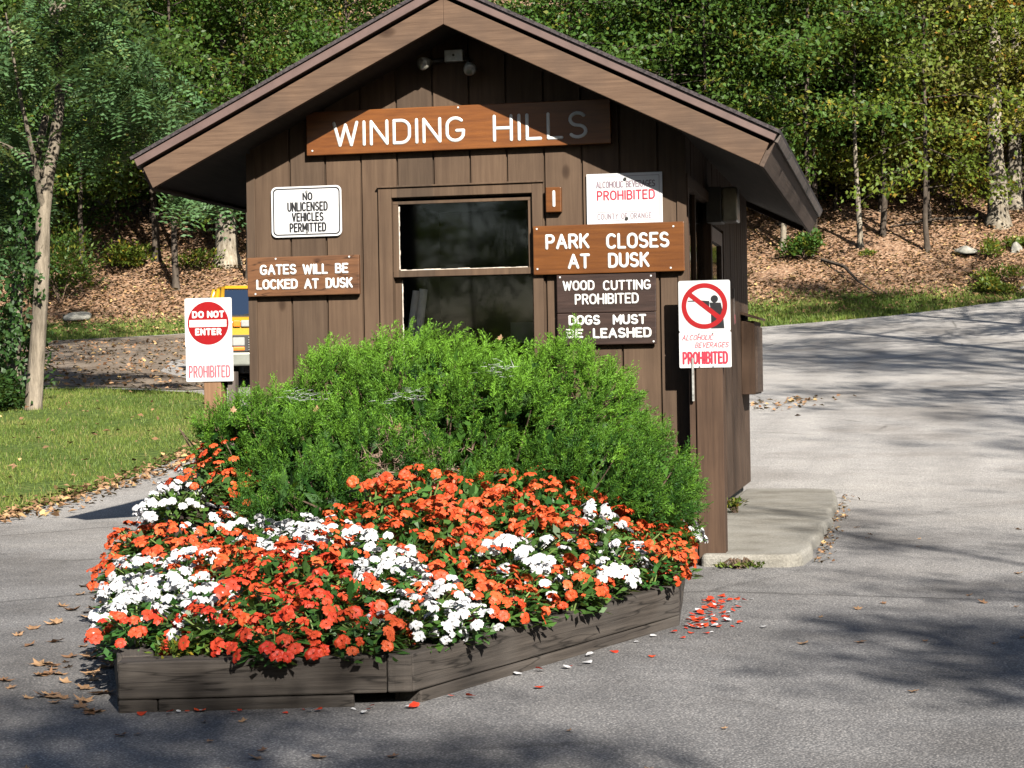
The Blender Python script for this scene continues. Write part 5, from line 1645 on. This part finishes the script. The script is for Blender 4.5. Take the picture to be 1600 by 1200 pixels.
def leaf_mesh(seed):
    r = random.Random(seed); m = MB()
    lob = [(0, -.55), (.16, -.30), (.52, -.34), (.36, -.06), (.62, .22), (.26, .22), (.20, .40), (0, .66), (-.22, .40), (-.26, .2), (-.6, .24), (-.36, -.05), (-.5, -.36), (-.15, -.3)]
    vs = []
    for x, y in lob:
        x *= r.uniform(.85, 1.15); y *= r.uniform(.9, 1.1)
        vs.append((x, y, .55 * (x * x + y * y) * r.uniform(.1, 1.1)))
    m.add(vs + [(0, 0, .03)], [(i, (i + 1) % len(lob), len(lob)) for i in range(len(lob))])
    m.add([(-.012, -.5, .04), (.012, -.5, .04), (.03, -.85, .12)], [(0, 1, 2)])
    return m.mesh("fallen_leaf", "fallen_leaf_brown")
LEAFM = [leaf_mesh(i) for i in range(5)]

def drop_leaf(x, y, z, s, r, label, group, mesh=None, name="fallen_leaf", cat="leaf"):
    o = bpy.data.objects.new(name, mesh or LEAFM[r.randrange(5)]); COL.objects.link(o)
    o.location = (x, y, z); o.rotation_euler = (r.uniform(-.25, .25), r.uniform(-.25, .25), r.uniform(0, 6.28)); o.scale = (s, s, s)
    tag(o, label, cat, group)

def drop_leaves():
    r = random.Random(77)
    for i in range(165):
        t = r.random(); px = PA[0] + (PF[0] - PA[0]) * t - abs(r.gauss(.10, .30)) - .05; py = PA[1] + (PF[1] - PA[1]) * t - abs(r.gauss(0, .1))
        drop_leaf(px, py, gz(px, py) + .004, r.uniform(.035, .085), r, "brown curled leaf fallen on the asphalt left of the flower bed", "fallen leaves left of the flower bed")
    for i in range(70):
        u = r.uniform(-.6, 3.8); d = r.uniform(5.8, 14); p = P3(u, d)
        if in_poly(np.array(p.x), np.array(p.y), BED) or (1.2 < p.x < 2.3 and -.4 < p.y < 5): continue
        drop_leaf(p.x, p.y, p.z + .004, r.uniform(.022, .05), r, "brown dry leaf fallen on the road right of the flower bed", "fallen leaves on the right road")
    for i in range(26):
        u = r.uniform(-2.6, -.4); d = r.uniform(5.4, 7.1); p = P3(u, d)
        drop_leaf(p.x, p.y, p.z + .004, r.uniform(.022, .05), r, "brown dry leaf fallen on the asphalt before the front timber", "fallen leaves before the front timber")
    for (x, y, z, s, lab) in ((.10, -2.03, .70, .045, "brown maple leaf caught in the middle of the juniper"), (-.93, -1.70, .80, .035, "pale dry leaf caught on the left of the juniper"),
                              (-.42, -1.80, .80, .04, "curled brown leaf caught on the upper left of the juniper"), (.60, -1.75, 1.17, .03, "small brown leaf caught near the top right of the juniper")):
        drop_leaf(x, y, z, s, r, lab, None)
        o = COL.objects[-1]; o.rotation_euler = (1.1, r.uniform(-.3, .3), r.uniform(-.5, .5))
    # dropped petals
    pm = {}
    for c in ("red", "white"):
        m = MB(); pts = [(0, 0), (.012, .010), (.024, .011), (.028, 0), (.024, -.011), (.012, -.010)]
        m.add([(x, y, .004 + .1 * y * y / .01 * .02 + (.004 if i in (2, 3) else 0)) for i, (x, y) in enumerate(pts)], [tuple(range(6))]); pm[c] = m.mesh("fallen_petal", c + "_petal")
    for i in range(150):
        t = r.random(); q = r.gauss(0, .12)
        if i < 112: x = 1.66 + abs(r.gauss(.06, .09)) + .02; y = r.uniform(-2.75, -1.5) - .15 * r.random()
        elif i < 132: x = PA[0] + (PB[0] - PA[0]) * t + .02; y = PA[1] + (PB[1] - PA[1]) * t - abs(r.gauss(.03, .06)) - .015
        else: x = PB[0] + (PC[0] - PB[0]) * t + abs(r.gauss(.06, .1)) + .03; y = PB[1] + (PC[1] - PB[1]) * t - .05
        c = "red" if r.random() < .8 else "white"
        drop_leaf(x, y, gz(x, y) + .003, r.uniform(.8, 1.7), r, "%s petal dropped on the asphalt beside the flower bed" % c, "dropped %s petals" % c, pm[c], "fallen_petal", "petal")
drop_leaves()

# ------------------------------------------------------------------ yellow pickup
def build_truck():
    fx = P3(-3.80, 31.7)
    root = thing("pickup_truck", "yellow pickup truck parked behind the booth, mostly hidden by it", "pickup truck", fx, None, YAW + math.radians(17), local=True)
    hw = .87
    X = lambda p, q, n: (n, p, q)
    def bx_(name, mat, x0, x1, y0, y1, z0, z1, parent=root, bev=.02):
        m = MB(); m.box(x0, x1, y0, y1, z0, z1); return m.build(name, mat, parent, bevel=bev, origin=(0, 0, 0))
    m = MB(); prof = [(.05, .50), (.02, .86), (.03, 1.10), (.14, 1.17), (1.28, 1.22), (3.12, 1.20), (3.12, 1.16), (5.1, 1.15), (5.12, .55), (4.75, .48), (.75, .45)]
    m.prism(prof, X, -hw, hw); body = m.build("body", "truck_yellow", root, bevel=.035, origin=(0, 0, 0))
    m = MB()
    lo = [(-.80, 1.26, 1.21), (.80, 1.26, 1.21), (.80, 3.10, 1.19), (-.80, 3.10, 1.19)]; hi = [(-.66, 1.92, 1.73), (.66, 1.92, 1.73), (.66, 2.9, 1.75), (-.66, 2.9, 1.75)]
    roofv = [(-.66, 1.90, 1.725), (.66, 1.90, 1.725), (.68, 2.95, 1.73), (-.68, 2.95, 1.73), (-.60, 1.98, 1.78), (.60, 1.98, 1.78), (.60, 2.88, 1.79), (-.60, 2.88, 1.79)]
    m.add(roofv, [(3, 2, 1, 0), (4, 5, 6, 7), (0, 1, 5, 4), (1, 2, 6, 5), (2, 3, 7, 6), (3, 0, 4, 7)])
    m.build("cab_roof", "truck_yellow", root, bevel=.02, origin=(0, 0, 0))
    m = MB()
    for a, b in zip(lo, hi): m.tube([a, b], .042, 8)
    m.tube([(-.80, 2.2, 1.2), (-.67, 2.35, 1.73)], .04, 8); m.tube([(.80, 2.2, 1.2), (.67, 2.35, 1.73)], .04, 8)
    m.build("pillars", "truck_yellow", root, True, origin=(0, 0, 0))
    m = MB(); m.add([(-.77, 1.30, 1.23), (.77, 1.30, 1.23), (.64, 1.92, 1.715), (-.64, 1.92, 1.715)], [(0, 1, 2, 3)]); m.build("windshield", "truck_glass", root, origin=(0, 0, 0))
    for s_ in (-1, 1):
        m = MB(); m.add([(.80 * s_, 1.34, 1.22), (.80 * s_, 3.05, 1.2), (.665 * s_, 2.9, 1.72), (.665 * s_, 1.98, 1.715)], [(0, 1, 2, 3)]); m.build("side_window", "truck_glass", root, origin=(0, 0, 0))
        m = MB(); m.box(s_ * .90 - .02 + (.0 if s_ > 0 else -.14), s_ * .90 + .02 + (.14 if s_ > 0 else 0), 1.45, 1.50, 1.25, 1.40); m.tube([(s_ * .86, 1.5, 1.2), (s_ * .96, 1.5, 1.28)], .015, 6)
        m.build("mirror", "truck_yellow", root, origin=(0, 0, 0))
        bx_("headlight", "lens_clear", s_ * .70 - .10, s_ * .70 + .10, -.01, .019, .70, .84)
        bx_("turn_signal", "lens_orange", s_ * .70 - .10, s_ * .70 + .10, -.012, .02, .62, .685)
        lampz = bx_("plow_light", "lens_clear", s_ * .60 - .06, s_ * .60 + .09, -.02, .015, 1.01, 1.12)
        bx_("marker_lamp", "lens_orange", s_ * .60 - .19, s_ * .60 - .065, -.02, .015, 1.01, 1.12)
    m = MB(); m.add([(-.72, 3.12, 1.22), (.72, 3.12, 1.22), (.64, 2.94, 1.72), (-.64, 2.94, 1.72)], [(0, 1, 2, 3)]); m.build("rear_window", "truck_glass", root, origin=(0, 0, 0))
    bx_("grille_surround", "dark_metal", -.80, .80, .0, .018, .60, .88)
    m = MB()
    for k in range(6): m.box(-.545, .545, -.03, -.001, .625 + k * .04, .648 + k * .04)
    for xx in (-.51, 0, .49): m.box(xx, xx + .02, -.034, -.001, .61, .87)
    m.build("grille", "chrome", root, origin=(0, 0, 0))
    bx_("bumper", "bumper_paint", -.88, .88, -.16, -.035, .37, .59, bev=.03)
    bx_("chassis", "black_rubber", -.6, .6, .2, 4.8, .25, .46)
    m = MB(); m.tube([(.36 + .17 * math.cos(t), 1.78 + .05 * math.sin(t), 1.22 + .17 * math.sin(t)) for t in np.linspace(0, 6.283, 20)], .014, 6, False); m.build("steering_wheel", "black_rubber", root, origin=(0, 0, 0))
    m = MB(); m.box(-.7, .7, 2.5, 2.75, .9, 1.45); m.box(-.78, .78, 1.27, 1.5, 1.19, 1.25); m.build("seats", "black_rubber", root, bevel=.03, origin=(0, 0, 0))
    m = MB(); m.tube([(-.4, 1.31, 1.25), (.15, 1.38, 1.33)], .01, 5); m.tube([(.2, 1.31, 1.25), (.6, 1.37, 1.33)], .01, 5); m.build("wipers", "black_rubber", root, origin=(0, 0, 0))
    for xx in (-.78, .78):
        for yy in (.95, 4.1):
            m = MB(); pr = [(-.115, .20), (-.11, .31), (-.08, .345), (.08, .345), (.11, .31), (.115, .20)]
            m.tube([(xx + a, yy, .345) for a, _ in pr], [b for _, b in pr], 28); wh = m.build("wheel", "black_rubber", root, True, origin=(0, 0, 0))
            m = MB(); m.tube([(xx - .118, yy, .345), (xx + .118, yy, .345)], .17, 20); m.build("rim", "chrome", wh, origin=(0, 0, 0))
build_truck()
